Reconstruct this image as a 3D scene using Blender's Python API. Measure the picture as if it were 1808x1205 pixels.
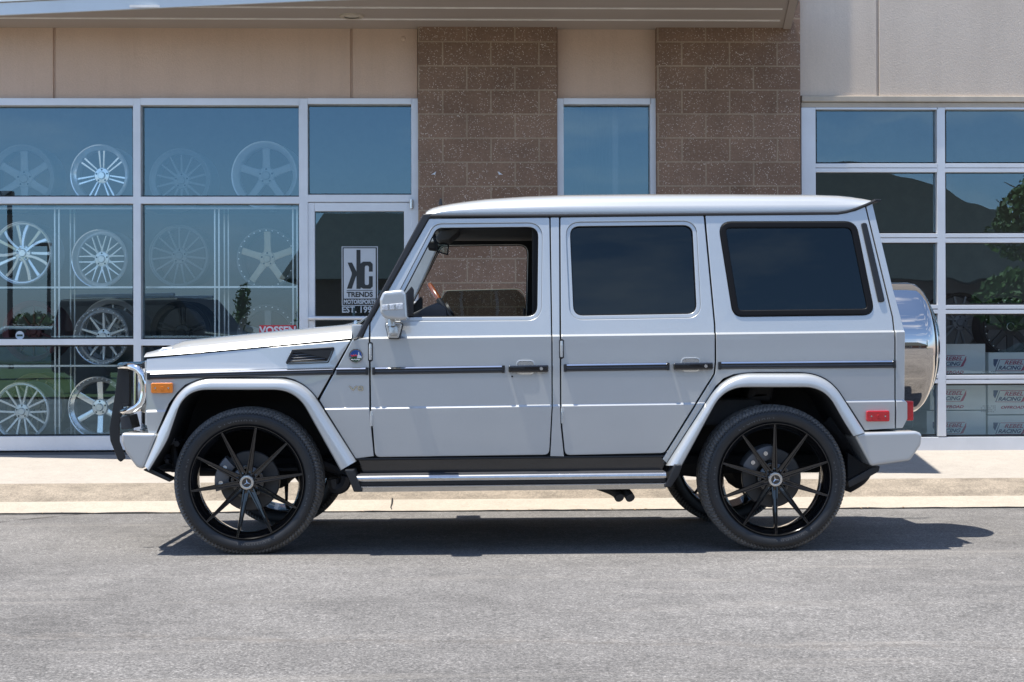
import bpy, bmesh, math, random
from mathutils import Vector, Matrix
from math import sin, cos, pi, radians
random.seed(7)
for o in list(bpy.data.objects): bpy.data.objects.remove(o)
S = bpy.context.scene
COL = S.collection

# ---------------------------------------------------------------- camera
CAMX, CAMH, CAMD, YAW, PITCH, ROLL, FPX = 1.1871, 1.1159, 8.0138, 0.0296, 0.0033, -0.0032, 2630.88
fwd0 = Vector((sin(YAW), cos(YAW), 0)); right0 = Vector((cos(YAW), -sin(YAW), 0))
FWD = fwd0*cos(PITCH) + Vector((0, 0, sin(PITCH))); up0 = -fwd0*sin(PITCH) + Vector((0, 0, cos(PITCH)))
RIGHT = right0*cos(ROLL) + up0*sin(ROLL); UP = up0*cos(ROLL) - right0*sin(ROLL)
CAM = Vector((CAMX, -CAMD, CAMH))
cd = bpy.data.cameras.new('camera'); co = bpy.data.objects.new('camera', cd); COL.objects.link(co)
co.matrix_world = Matrix(((RIGHT.x, UP.x, -FWD.x, CAM.x), (RIGHT.y, UP.y, -FWD.y, CAM.y), (RIGHT.z, UP.z, -FWD.z, CAM.z), (0, 0, 0, 1)))
cd.sensor_width = 36; cd.lens = FPX/1808*36; cd.clip_end = 900; cd.clip_start = .05
S.camera = co

# ---------------------------------------------------------------- sky, sun, exposure
SUNV = Vector((-.285, -.055, 1)).normalized()
W = bpy.data.worlds.new('World'); S.world = W; W.use_nodes = True
nt = W.node_tree; bg = nt.nodes['Background']
sky = nt.nodes.new('ShaderNodeTexSky'); sky.sky_type = 'NISHITA'; sky.sun_disc = False
sky.sun_elevation = math.asin(SUNV.z); sky.sun_rotation = math.atan2(SUNV.x, SUNV.y)
sky.air_density = .8; sky.dust_density = .25; sky.ozone_density = 3.0
tc = nt.nodes.new('ShaderNodeTexCoord'); mpw = nt.nodes.new('ShaderNodeMapping'); mpw.inputs['Scale'].default_value = (1.6, 1.6, 6.5); nt.links.new(tc.outputs['Generated'], mpw.inputs[0])
nw_ = nt.nodes.new('ShaderNodeTexNoise'); nw_.inputs['Scale'].default_value = 1.7; nw_.inputs['Detail'].default_value = 7; nw_.inputs['Roughness'].default_value = .58; nt.links.new(mpw.outputs[0], nw_.inputs['Vector'])
rw = nt.nodes.new('ShaderNodeValToRGB'); rw.color_ramp.elements[0].position = .52; rw.color_ramp.elements[0].color = (0, 0, 0, 1); rw.color_ramp.elements[1].position = .72; rw.color_ramp.elements[1].color = (.6, .6, .6, 1); nt.links.new(nw_.outputs['Fac'], rw.inputs[0])
mw = nt.nodes.new('ShaderNodeMix'); mw.data_type = 'RGBA'; mw.inputs[7].default_value = (7.0, 7.2, 7.6, 1); nt.links.new(rw.outputs[0], mw.inputs[0]); nt.links.new(sky.outputs[0], mw.inputs[6])
# a slate bank of cloud low round the horizon
spw = nt.nodes.new('ShaderNodeSeparateXYZ'); nt.links.new(tc.outputs['Generated'], spw.inputs[0])
rl = nt.nodes.new('ShaderNodeValToRGB'); rl.color_ramp.elements[0].position = .01; rl.color_ramp.elements[0].color = (1, 1, 1, 1); rl.color_ramp.elements[1].position = .125; rl.color_ramp.elements[1].color = (0, 0, 0, 1); rl.color_ramp.interpolation = 'EASE'; nt.links.new(spw.outputs[2], rl.inputs[0])
ml = nt.nodes.new('ShaderNodeMix'); ml.data_type = 'RGBA'; ml.blend_type = 'MULTIPLY'; ml.inputs[7].default_value = (.60, .52, .58, 1); nt.links.new(rl.outputs[0], ml.inputs[0]); nt.links.new(mw.outputs[2], ml.inputs[6])
nt.links.new(ml.outputs[2], bg.inputs[0]); bg.inputs[1].default_value = .15
sl = bpy.data.lights.new('sun', 'SUN'); sl.energy = 4.6; sl.angle = radians(.5); sl.color = (1, .95, .87)
so = bpy.data.objects.new('sun', sl); COL.objects.link(so)
so.rotation_euler = SUNV.to_track_quat('Z', 'Y').to_euler()
S.view_settings.view_transform = 'Standard'; S.view_settings.look = 'None'; S.view_settings.exposure = 0.8; S.view_settings.gamma = 1
S.render.resolution_x = 1024; S.render.resolution_y = 682
S.render.engine = 'CYCLES'
S.cycles.max_bounces = 8; S.cycles.transparent_max_bounces = 12; S.cycles.caustics_reflective = False; S.cycles.caustics_refractive = False

# ---------------------------------------------------------------- helpers
def ray(px, py):
    return FWD + RIGHT*((px-904)/FPX) - UP*((py-602.5)/FPX)
def P(px, py, Y):                      # point of the plane at depth Y
    d = ray(px, py); return CAM + d*((Y-CAM.y)/d.y)
def PZ(px, py, Z):                     # point of the level at height Z
    d = ray(px, py); return CAM + d*((Z-CAM.z)/d.z)
def xz(px, py, Y): p = P(px, py, Y); return (p.x, p.z)
def L(pts, Y): return [xz(a, b, Y) for a, b in pts]
def Zat(px, py, Y): return P(px, py, Y).z
def Xat(px, py, Y): return P(px, py, Y).x

def tag(o, label=None, cat=None, group=None, kind=None):
    if label: o['label'] = label
    if cat: o['category'] = cat
    if group: o['group'] = group
    if kind: o['kind'] = kind
    return o
def thing(name, loc, label, cat, group=None, rz=0):
    o = bpy.data.objects.new(name, None); COL.objects.link(o); o.location = loc; o.rotation_euler = (0, 0, rz); o.empty_display_size = .1
    return tag(o, label, cat, group)
def origin(o):
    v = Vector((0, 0, 0))
    while o is not None: v = v + o.location; o = o.parent
    return v
def obj(name, bm, mat, parent=None, smooth=30, local=False, weighted=True):
    """link a bmesh as one mesh object; vertices are in world space unless local"""
    if parent is not None and not local:
        bmesh.ops.translate(bm, verts=bm.verts, vec=-origin(parent))
    bm.normal_update()
    if smooth:
        a = radians(smooth)
        for f in bm.faces: f.smooth = True
        for e in bm.edges:
            if len(e.link_faces) == 2:
                try: e.smooth = e.calc_face_angle() < a
                except ValueError: e.smooth = True
    me = bpy.data.meshes.new(name); bm.to_mesh(me); bm.free()
    o = bpy.data.objects.new(name, me); COL.objects.link(o)
    for m in (mat if isinstance(mat, (list, tuple)) else [mat]): me.materials.append(m)
    if parent is not None: o.parent = parent
    if smooth and weighted:
        w = o.modifiers.new('normals', 'WEIGHTED_NORMAL'); w.keep_sharp = True; w.weight = 80
    return o
def struct(name, bm, mat, **k):
    o = obj(name, bm, mat, **k); o['kind'] = 'structure'; return o
def B(): return bmesh.new()
def join(bm, other):
    me = bpy.data.meshes.new('tmp'); other.to_mesh(me); other.free(); bm.from_mesh(me); bpy.data.meshes.remove(me); return bm
def box(bm, x0, x1, y0, y1, z0, z1, bev=0):
    b = bmesh.new(); r = bmesh.ops.create_cube(b, size=1)
    for v in b.verts: v.co = Vector(((x0+x1)/2+v.co.x*(x1-x0), (y0+y1)/2+v.co.y*(y1-y0), (z0+z1)/2+v.co.z*(z1-z0)))
    if bev: bmesh.ops.bevel(b, geom=list(b.edges), offset=bev, segments=2, affect='EDGES', profile=.5)
    return join(bm, b)
def tube(bm, pts, r, n=10, caps=True):
    pts = [Vector(p) for p in pts]; rings = []
    up = None
    for i, p in enumerate(pts):
        t = (pts[min(i+1, len(pts)-1)]-pts[max(i-1, 0)]).normalized()
        if up is None:
            up = t.orthogonal().normalized()
        up = (up - t*up.dot(t)).normalized(); s = t.cross(up)
        rr = r[i] if isinstance(r, (list, tuple)) else r
        rings.append([bm.verts.new(p + (up*cos(2*pi*k/n)+s*sin(2*pi*k/n))*rr) for k in range(n)])
    for a, b in zip(rings, rings[1:]):
        for k in range(n): bm.faces.new((a[k], a[(k+1) % n], b[(k+1) % n], b[k]))
    if caps:
        bm.faces.new(rings[0][::-1]); bm.faces.new(rings[-1])
    bmesh.ops.recalc_face_normals(bm, faces=bm.faces)
    return bm
def smooth_path(pts, n=6):
    pts = [Vector(p) for p in pts]; out = []
    for i in range(len(pts)-1):
        p0 = pts[max(i-1, 0)]; p1 = pts[i]; p2 = pts[i+1]; p3 = pts[min(i+2, len(pts)-1)]
        for k in range(n):
            t = k/n
            out.append(.5*((2*p1)+(p2-p0)*t+(2*p0-5*p1+4*p2-p3)*t*t+(3*p1-p0-3*p2+p3)*t**3))
    return out+[pts[-1]]
def lathe(bm, prof, c=(0, 0, 0), n=48, axis='y', a0=0, a1=2*pi, closed=True):
    """prof: list of (offset along axis, radius)"""
    c = Vector(c); rings = []
    full = abs(a1-a0-2*pi) < 1e-6; m = n if full else n+1
    for h, r in prof:
        ring = []
        for k in range(m):
            a = a0+(a1-a0)*k/n
            if axis == 'y': p = Vector((r*cos(a), h, r*sin(a)))
            elif axis == 'x': p = Vector((h, r*cos(a), r*sin(a)))
            else: p = Vector((r*cos(a), r*sin(a), h))
            ring.append(bm.verts.new(c+p))
        rings.append(ring)
    for a, b in zip(rings, rings[1:]):
        for k in range(n):
            j = (k+1) % m
            bm.faces.new((a[k], a[j], b[j], b[k]))
    bmesh.ops.remove_doubles(bm, verts=[v for r in rings for v in r], dist=1e-5)
    bmesh.ops.recalc_face_normals(bm, faces=bm.faces)
    return bm
def rnd(poly, rad, n=6):
    """round the corners of a 2-D polygon; rad one number or one per corner"""
    out = []; N = len(poly)
    for i in range(N):
        p = Vector(poly[i]); a = Vector(poly[i-1])-p; b = Vector(poly[(i+1) % N])-p
        r = rad[i] if isinstance(rad, (list, tuple)) else rad
        if r <= 1e-6: out.append(tuple(p)); continue
        la, lb = a.length, b.length; a.normalize(); b.normalize()
        ang = a.angle(b)
        d = min(r/math.tan(ang/2), .48*la, .48*lb)
        p1 = p+a*d; p2 = p+b*d
        for k in range(n+1):
            t = k/n; out.append(tuple(p1*(1-t)**2+p*2*t*(1-t)+p2*t*t))
    return out
def offset(poly, d):
    """move a polygon outline outwards by d (inwards when negative)"""
    area = sum(poly[i-1][0]*poly[i][1]-poly[i][0]*poly[i-1][1] for i in range(len(poly)))
    s = 1 if area > 0 else -1; out = []; N = len(poly)
    for i in range(N):
        p = Vector(poly[i]); a = (p-Vector(poly[i-1])); b = (Vector(poly[(i+1) % N])-p)
        if a.length < 1e-7 or b.length < 1e-7: out.append(tuple(p)); continue
        a.normalize(); b.normalize()
        n1 = Vector((a.y, -a.x))*s; n2 = Vector((b.y, -b.x))*s
        m = n1+n2
        if m.length < 1e-4: out.append(tuple(p+n1*d)); continue
        m.normalize(); k = d/max(.35, m.dot(n1))
        out.append(tuple(p+m*k))
    return out
def plate(outline, holes=(), y=0, thick=.02, bev=.003, seg=1):
    """upright plate facing -Y: outlines are (x,z); front face at y, back at y+thick, rounded edges"""
    def clean(pl):
        out = []
        for p in pl:
            if not out or (Vector(p)-Vector(out[-1])).length > 4e-4: out.append(tuple(p))
        while len(out) > 3 and (Vector(out[0])-Vector(out[-1])).length < 4e-4: out.pop()
        return out
    bm = bmesh.new(); loops = []; m = max(1, seg+1) if bev else 0
    steps = [(bev*(1-sin(pi/2*k/m)), bev*(1-cos(pi/2*k/m))) for k in range(m+1)] if bev else [(0, 0)]
    for q, pl in enumerate([outline]+list(holes)):
        pl = clean(pl); sg = -1 if q == 0 else 1; rings = []
        front = [(ins, dep) for ins, dep in steps]                      # from flat face to full outline
        order = [(ins, y+dep) for ins, dep in front]+[(ins, y+thick-dep) for ins, dep in front[::-1]]
        for ins, yy in order: rings.append([bm.verts.new((p[0], yy, p[1])) for p in offset(pl, sg*ins)])
        n = len(pl)
        for a_, b_ in zip(rings, rings[1:]):
            for k in range(n): bm.faces.new((a_[k], a_[(k+1) % n], b_[(k+1) % n], b_[k]))
        loops.append((rings[0], rings[-1]))
    from mathutils.geometry import tessellate_polygon
    for side_ in (0, 1):
        flat = [v for lp in loops for v in lp[side_]]
        for t in tessellate_polygon([[Vector((v.co.x, v.co.z, 0)) for v in lp[side_]] for lp in loops]):
            try: bm.faces.new([flat[i] for i in t])
            except ValueError: pass
    bmesh.ops.recalc_face_normals(bm, faces=bm.faces)
    return bm
def text(s, size, M, thick=.002, shear=0, align='CENTER', sx=1, bold=0):
    """lettering lying in the local XY plane of matrix M"""
    cu = bpy.data.curves.new('tmp', 'FONT'); cu.body = s; cu.size = size; cu.extrude = thick/2; cu.shear = shear
    cu.align_x = align; cu.align_y = 'CENTER'; cu.offset = bold; cu.resolution_u = 3
    o = bpy.data.objects.new('tmp', cu); COL.objects.link(o)
    dg = bpy.context.evaluated_depsgraph_get(); me = bpy.data.meshes.new_from_object(o.evaluated_get(dg))
    bpy.data.objects.remove(o); bpy.data.curves.remove(cu)
    bm = bmesh.new(); bm.from_mesh(me); bpy.data.meshes.remove(me)
    for v in bm.verts: v.co = M @ Vector((v.co.x*sx, v.co.y, v.co.z))
    return bm
def facing(x, y, z, roll=0):           # local XY plane turned to face -Y
    return Matrix.Translation((x, y, z)) @ Matrix.Rotation(pi/2, 4, 'X') @ Matrix.Rotation(roll, 4, 'Z')
def dup(o, parent=None, loc=None, rot=None):
    c = o.copy(); COL.objects.link(c)
    if parent is not None: c.parent = parent
    if loc is not None: c.location = loc
    if rot is not None: c.rotation_euler = rot
    for ch in list(o.children): dup(ch, c)
    return c
def mirror_y(bm, yc):
    for v in bm.verts: v.co.y = 2*yc-v.co.y
    bmesh.ops.reverse_faces(bm, faces=bm.faces); return bm

# ---------------------------------------------------------------- materials
class N:
    def __init__(s, name):
        s.m = bpy.data.materials.new(name); s.m.use_nodes = True; s.t = s.m.node_tree; s.p = s.t.nodes['Principled BSDF']; s.out = s.t.nodes['Material Output']
    def n(s, kind, **k):
        a = s.t.nodes.new(kind)
        for q, v in k.items():
            if q.startswith('i_'): a.inputs[q[2:]].default_value = v
            else: setattr(a, q, v)
        return a
    def l(s, a, b): s.t.links.new(a, b)
    def coord(s, out='Object'): return s.n('ShaderNodeTexCoord').outputs[out]
    def noise(s, scale, detail=4, rough=.6, vec=None, dist=0):
        a = s.n('ShaderNodeTexNoise'); a.inputs['Scale'].default_value = scale; a.inputs['Detail'].default_value = detail; a.inputs['Roughness'].default_value = rough; a.inputs['Distortion'].default_value = dist
        if vec is None: vec = s.coord()
        s.l(vec, a.inputs['Vector']); return a.outputs['Fac']
    def ramp(s, fac, stops):
        r = s.n('ShaderNodeValToRGB'); e = r.color_ramp.elements
        while len(e) < len(stops): e.new(.5)
        for q, (p, c) in zip(e, stops): q.position = p; q.color = (c[0], c[1], c[2], 1) if not isinstance(c, (int, float)) else (c, c, c, 1)
        s.l(fac, r.inputs[0]); return r.outputs[0]
    def mix(s, fac, a, b, mode='MIX'):
        m = s.n('ShaderNodeMix', data_type='RGBA', blend_type=mode)
        for inp, v in ((m.inputs[0], fac), (m.inputs[6], a), (m.inputs[7], b)):
            if isinstance(v, (int, float)): inp.default_value = v
            elif isinstance(v, tuple): inp.default_value = (v[0], v[1], v[2], 1)
            else: s.l(v, inp)
        return m.outputs[2]
    def math(s, op, a, b=0, c=None):
        m = s.n('ShaderNodeMath', operation=op)
        for i, v in enumerate((a, b, c)):
            if v is None: continue
            if isinstance(v, (int, float)): m.inputs[i].default_value = v
            else: s.l(v, m.inputs[i])
        return m.outputs[0]
    def bump(s, h, strength=.3, dist=.01):
        b = s.n('ShaderNodeBump'); b.inputs['Strength'].default_value = strength; b.inputs['Distance'].default_value = dist; s.l(h, b.inputs['Height']); s.l(b.outputs[0], s.p.inputs['Normal']); return b
    def base(s, c):
        if isinstance(c, tuple): s.p.inputs['Base Color'].default_value = (c[0], c[1], c[2], 1)
        else: s.l(c, s.p.inputs['Base Color'])
    def set(s, **k):
        for q, v in k.items(): s.p.inputs[q.replace('_', ' ')].default_value = v
        return s
def simple(name, c, rough=.5, metal=0, var=.12, scale=6, coat=0, bump=0, bscale=200, spec=None):
    a = N(name); n = a.noise(scale, 5, .65)
    lo = tuple(v*(1-var) for v in c); hi = tuple(min(1, v*(1+var)) for v in c)
    a.base(a.ramp(n, [(.3, lo), (.7, hi)]))
    a.set(Roughness=rough, Metallic=metal, Coat_Weight=coat, Coat_Roughness=.03)
    if spec is not None: a.p.inputs['Specular IOR Level'].default_value = spec
    if bump: a.bump(a.noise(bscale, 3), bump, .004)
    return a.m

M = {}
# silver car paint: metal flake under clear coat
a = N('silver_paint'); a.set(Metallic=.40, Roughness=.34, Coat_Weight=1.0, Coat_Roughness=.015, Coat_IOR=1.75)
fl = a.noise(900, 2, .5); dirt = a.noise(3, 5, .6)
a.base(a.mix(.5, a.ramp(fl, [(.3, (.45, .465, .463)), (.7, (.54, .555, .552))]), a.ramp(dirt, [(.3, (.475, .49, .487)), (.7, (.515, .53, .527))])))
a.bump(a.noise(2.2, 2), .012, .02)
M['paint'] = a.m
M['black_trim'] = simple('black_trim', (.012, .0125, .014), .42, bump=.05)
M['black_gloss'] = simple('gloss_black', (.008, .008, .009), .16, coat=1)
M['rubber'] = simple('rubber_seal', (.005, .005, .006), .5, spec=.2)
M['dark'] = simple('dark_underbody', (.010, .010, .011), .8)
M['dark_grey'] = simple('dark_plastic', (.035, .036, .04), .55)
M['interior'] = simple('interior_fabric', (.05, .05, .052), .85, bump=.1)
M['pillar_trim'] = simple('grey_pillar_trim', (.78, .79, .80), .7)
M['chrome'] = simple('chrome', (.80, .80, .80), .06, 1, var=.03)
M['steel'] = simple('brushed_steel', (.60, .59, .57), .25, 1, var=.08, scale=30)
M['stainless'] = simple('polished_stainless', (.60, .565, .53), .035, 1, var=.02)
M['strip'] = simple('strip_rubber', (.045, .046, .05), .3)
a = N('tyre_rubber'); a.base(a.ramp(a.noise(14, 5), [(.3, (.011, .0115, .0125)), (.75, (.020, .0205, .022))])); a.set(Roughness=.5); a.bump(a.noise(260, 3), .12, .002); M['tyre'] = a.m
M['tread'] = simple('dusty_tread', (.13, .126, .12), .85, var=.35, scale=30)
M['letter'] = simple('tyre_lettering', (.095, .096, .098), .45)
M['wheel'] = simple('gloss_black_wheel', (.008, .008, .009), .14, .3, coat=1)
M['disc'] = simple('brake_disc_steel', (.07, .068, .066), .5, .6, var=.1, scale=20)
M['caliper'] = simple('cast_caliper', (.13, .133, .14), .45, .4)
M['orange'] = simple('orange_lens', (.80, .22, .015), .22, coat=.6, bump=.3, bscale=350)
M['red'] = simple('red_lens', (.55, .012, .02), .2, coat=.6, bump=.2, bscale=350)
a = N('clear_lens'); a.base((.66, .67, .68)); a.set(Roughness=.2, Metallic=.1, Coat_Weight=1); a.bump(a.noise(60, 1), .35, .01); M['lens'] = a.m
# burr walnut
a = N('polished_wood'); v = a.n('ShaderNodeTexWave', i_Scale=40, i_Distortion=6, i_Detail=3); a.l(a.coord(), v.inputs[0]); a.base(a.ramp(v.outputs['Fac'], [(.2, (.10, .022, .008)), (.8, (.26, .075, .025))])); a.set(Roughness=.25, Coat_Weight=1); M['wood'] = a.m
M['white'] = simple('white_vinyl', (.62, .66, .70), .5)
M['alu'] = simple('anodised_aluminium', (.70, .72, .74), .42, .25, var=.06, scale=3)
M['canopy_metal'] = simple('pale_metal_fascia', (.60, .65, .68), .45, .2, var=.06, scale=1.5)
M['gasket'] = simple('black_gasket', (.012, .014, .014), .6)

def glass(name, tint, refl, rough=0, wav=.0, wscale=1.5, coat=(.45, .67, .79)):
    """coated pane: mirror layer over tinted see-through layer"""
    a = N(name); t = a.t; t.nodes.remove(a.p)
    g = a.n('ShaderNodeBsdfGlossy'); g.inputs['Roughness'].default_value = rough
    tr = a.n('ShaderNodeBsdfTransparent'); tr.inputs[0].default_value = (*tint, 1)
    lw = a.n('ShaderNodeLayerWeight'); lw.inputs[0].default_value = .25
    f = a.math('MULTIPLY_ADD', lw.outputs['Fresnel'], .9, refl)
    mx = a.n('ShaderNodeMixShader'); a.l(f, mx.inputs[0]); a.l(tr.outputs[0], mx.inputs[1]); a.l(g.outputs[0], mx.inputs[2])
    g.inputs[0].default_value = (*coat, 1)
    if wav:
        b = a.n('ShaderNodeBump'); b.inputs['Strength'].default_value = wav; b.inputs['Distance'].default_value = .02
        a.l(a.noise(wscale, 1, .4), b.inputs['Height']); a.l(b.outputs[0], g.inputs['Normal'])
    a.l(mx.outputs[0], a.out.inputs[0]); return a.m
M['shop_glass'] = glass('shop_window_glass', (.90, .96, .97), .185, wav=.02, wscale=1.2)
M['door_glass'] = glass('overhead_door_glass', (.90, .96, .97), .175, wav=.11, wscale=2.2)
M['car_glass'] = glass('privacy_glass', (.09, .11, .12), .05, wav=.01, coat=(.46, .55, .58))
M['side_glass'] = glass('side_window_glass', (.50, .52, .49), .04)
M['clear_glass'] = glass('clear_glass', (.85, .9, .88), .05)

# stucco
def stucco(name, c):
    a = N(name); big = a.noise(1.3, 5, .6); fine = a.noise(95, 4, .7)
    a.base(a.mix(.35, a.ramp(big, [(.3, tuple(v*.92 for v in c)), (.7, tuple(v*1.06 for v in c))]), a.ramp(fine, [(.3, tuple(v*.84 for v in c)), (.7, tuple(v*1.12 for v in c))])))
    mp = a.n('ShaderNodeMapping'); mp.inputs['Scale'].default_value = (5, 1, .35); a.l(a.coord(), mp.inputs[0]); sk = a.noise(1.2, 6, .7, mp.outputs[0])
    src = a.p.inputs['Base Color'].links[0].from_socket; a.base(a.mix(.18, src, a.ramp(sk, [(.34, .72), (.5, 1.), (.7, 1.08)]), 'MULTIPLY'))
    a.set(Roughness=.9); a.bump(fine, .55, .006); return a.m
M['stucco'] = stucco('tan_stucco', (.61, .45, .34)); M['stucco_light'] = stucco('pale_stucco', (.65, .55, .45))
M['ledge'] = simple('beige_trim', (.46, .40, .32), .6)
# ground-face concrete block with pale aggregate
def cmu(name, ox, oz):
    a = N(name); mp = a.n('ShaderNodeMapping'); a.l(a.coord(), mp.inputs[0])
    mp.inputs['Location'].default_value = (ox, 0, oz); 
    sep = a.n('ShaderNodeSeparateXYZ'); a.l(mp.outputs[0], sep.inputs[0]); cmb = a.n('ShaderNodeCombineXYZ'); a.l(sep.outputs[0], cmb.inputs[0]); a.l(sep.outputs[2], cmb.inputs[1])
    br = a.n('ShaderNodeTexBrick'); a.l(cmb.outputs[0], br.inputs['Vector']); br.offset = .5
    br.inputs['Scale'].default_value = 1; br.inputs['Brick Width'].default_value = .4064; br.inputs['Row Height'].default_value = .2032; br.inputs['Mortar Size'].default_value = .0075; br.inputs['Mortar Smooth'].default_value = .25; br.inputs['Bias'].default_value = 0
    br.inputs['Color1'].default_value = (.200, .124, .082, 1); br.inputs['Color2'].default_value = (.248, .160, .110, 1); br.inputs['Mortar'].default_value = (.325, .245, .172, 1)
    big = a.noise(2.5, 5, .65); c = a.mix(.55, br.outputs['Color'], a.ramp(big, [(.3, .62), (.72, 1.35)]), 'MULTIPLY')
    mid = a.noise(60, 4, .7); c = a.mix(.5, c, a.ramp(mid, [(.3, .6), (.7, 1.3)]), 'MULTIPLY')
    vo = a.n('ShaderNodeTexVoronoi'); vo.inputs['Scale'].default_value = 105; a.l(a.coord(), vo.inputs['Vector'])
    sc = a.n('ShaderNodeSeparateColor'); a.l(vo.outputs['Color'], sc.inputs[0])
    pick = a.math('GREATER_THAN', sc.outputs[0], .52); size = a.math('LESS_THAN', vo.outputs['Distance'], a.math('MULTIPLY_ADD', sc.outputs[1], .36, .10))
    clump = a.ramp(a.noise(7, 3), [(.35, .25), (.65, 1.)])
    sp = a.math('MULTIPLY', a.math('MULTIPLY', pick, size), clump)
    inv = a.math('SUBTRACT', 1, br.outputs['Fac']); sp = a.math('MULTIPLY', sp, inv)
    c = a.mix(a.math('MULTIPLY', sp, .95), c, (.62, .54, .46))
    a.base(c); a.set(Roughness=.92)
    h = a.math('ADD', a.math('MULTIPLY', inv, 1.0), a.math('MULTIPLY', mid, .35)); a.bump(h, .5, .008); return a.m
# soffit panels
M['soffit'] = simple('soffit_panel', (.34, .295, .26), .55, var=.05, scale=1)
M['soffit_line'] = simple('soffit_reveal', (.85, .82, .78), .6)
# concrete
def concrete(name, c, grit=.5):
    a = N(name); big = a.noise(1.1, 6, .65); mid = a.noise(9, 5, .7); fine = a.noise(140, 3, .7)
    k = a.mix(.6, a.ramp(big, [(.28, tuple(v*.82 for v in c)), (.72, tuple(v*1.08 for v in c))]), a.ramp(mid, [(.3, tuple(v*.86 for v in c)), (.7, tuple(v*1.1 for v in c))]))
    k = a.mix(grit, k, a.ramp(fine, [(.32, .62), (.68, 1.25)]), 'MULTIPLY'); spk = a.noise(55, 4, .75); k = a.mix(grit*.7, k, a.ramp(spk, [(.36, .6), (.5, 1.0), (.66, 1.3)]), 'MULTIPLY')
    a.base(k); a.set(Roughness=.93); a.bump(fine, .4, .004); return a.m
M['sidewalk'] = concrete('sidewalk_concrete', (.39, .352, .305), .3)
M['gutter'] = concrete('gutter_concrete', (.42, .368, .300), .4)
def stained(name, c, grit):
    m_ = concrete(name, c, grit); t = m_.node_tree; p = t.nodes['Principled BSDF']; src = p.inputs['Base Color'].links[0].from_socket
    a = N.__new__(N); a.m = m_; a.t = t; a.p = p
    mp = a.n('ShaderNodeMapping'); mp.inputs['Scale'].default_value = (2.4, 1, 14); a.l(a.coord(), mp.inputs[0]); s_ = a.noise(1.6, 7, .72, mp.outputs[0])
    a.base(a.mix(.8, src, a.ramp(s_, [(.30, .55), (.5, .95), (.68, 1.3)]), 'MULTIPLY')); return m_
M['kerb'] = stained('kerb_concrete', (.285, .24, .185), .75)
# weathered asphalt with pale chips, dusty streaks and cracks
a = N('asphalt'); ob = a.coord(); sep = a.n('ShaderNodeSeparateXYZ'); a.l(ob, sep.inputs[0])
big = a.noise(.55, 6, .62, ob); mid = a.noise(6, 5, .7, ob); fine = a.noise(120, 4, .75, ob)
vo = a.n('ShaderNodeTexVoronoi'); vo.inputs['Scale'].default_value = 150; a.l(ob, vo.inputs['Vector'])
scl = a.n('ShaderNodeSeparateColor'); a.l(vo.outputs['Color'], scl.inputs[0])
k = a.ramp(big, [(.3, (.124, .118, .112)), (.7, (.186, .178, .169))])
k = a.mix(.55, k, a.ramp(mid, [(.28, .72), (.72, 1.25)]), 'MULTIPLY')
k = a.mix(.9, k, a.ramp(fine, [(.33, .35), (.5, .92), (.68, 1.75)]), 'MULTIPLY'); fin2 = a.noise(48, 4, .7, ob); k = a.mix(.6, k, a.ramp(fin2, [(.33, .55), (.5, .98), (.67, 1.5)]), 'MULTIPLY')
k = a.mix(.55, k, a.ramp(scl.outputs[0], [(.05, .55), (.5, 1.0), (.97, 1.7)]), 'MULTIPLY')
st = a.n('ShaderNodeMapping'); st.inputs['Scale'].default_value = (.35, 4.2, 1); a.l(ob, st.inputs[0])
stn = a.noise(1.0, 6, .7, st.outputs[0]); k = a.mix(a.math('MULTIPLY', a.ramp(stn, [(.54, 0.), (.72, 1.)]), .5), k, (.27, .25, .225))
def crack(y0, slope, wob, w, x0, x1, seed):
    nz = a.n('ShaderNodeTexNoise', noise_dimensions='1D'); nz.inputs['Scale'].default_value = 2.2; nz.inputs['Detail'].default_value = 8; nz.inputs['Roughness'].default_value = .62
    a.l(a.math('ADD', sep.outputs[0], seed), nz.inputs['W'])
    yl = a.math('ADD', a.math('MULTIPLY_ADD', sep.outputs[0], slope, y0), a.math('MULTIPLY', a.math('SUBTRACT', nz.outputs['Fac'], .5), wob))
    d = a.math('ABSOLUTE', a.math('SUBTRACT', sep.outputs[1], yl))
    wv = a.math('MULTIPLY', a.ramp(a.noise(5, 4, .7, ob), [(.35, .0), (.62, 1.)]), w)
    inside = a.math('MULTIPLY', a.math('GREATER_THAN', sep.outputs[0], x0), a.math('LESS_THAN', sep.outputs[0], x1))
    return a.math('MULTIPLY', a.math('LESS_THAN', d, wv), inside), a.math('MULTIPLY', a.math('LESS_THAN', d, a.math('MULTIPLY', wv, 3.2)), inside)
CR = [crack(2.45+0, .0, .25, .0, -99, -98, 0)]
def road_crack(p, q, wob, w, seed, x0=None, x1=None):
    (xa, ya), (xb, yb) = p, q; s_ = (yb-ya)/(xb-xa)
    return crack(ya-s_*xa, s_, wob, w, xa if x0 is None else x0, xb if x1 is None else x1, seed)
pa = PZ(0, 936, -.02); pb = PZ(165, 904, -.03)
c1, h1 = road_crack((pa.x-1, pa.y-.6), (pb.x, pb.y), .22, .055, 3.1)
pa = PZ(0, 1105, .03); pb = PZ(1808, 1170, .04)
c2, h2 = road_crack((pa.x-2, pa.y), (pb.x+2, pb.y), .16, .034, 9.7)
fade = a.math('MULTIPLY', a.math('MULTIPLY', h2, a.ramp(a.noise(9, 5, .8, ob), [(.45, 0.), (.62, 1.)])), .16); pat = a.noise(.9, 7, .7, ob, .6); k = a.mix(.5, k, a.ramp(pat, [(.36, .68), (.5, 1.0), (.66, 1.2)]), 'MULTIPLY')
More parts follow.
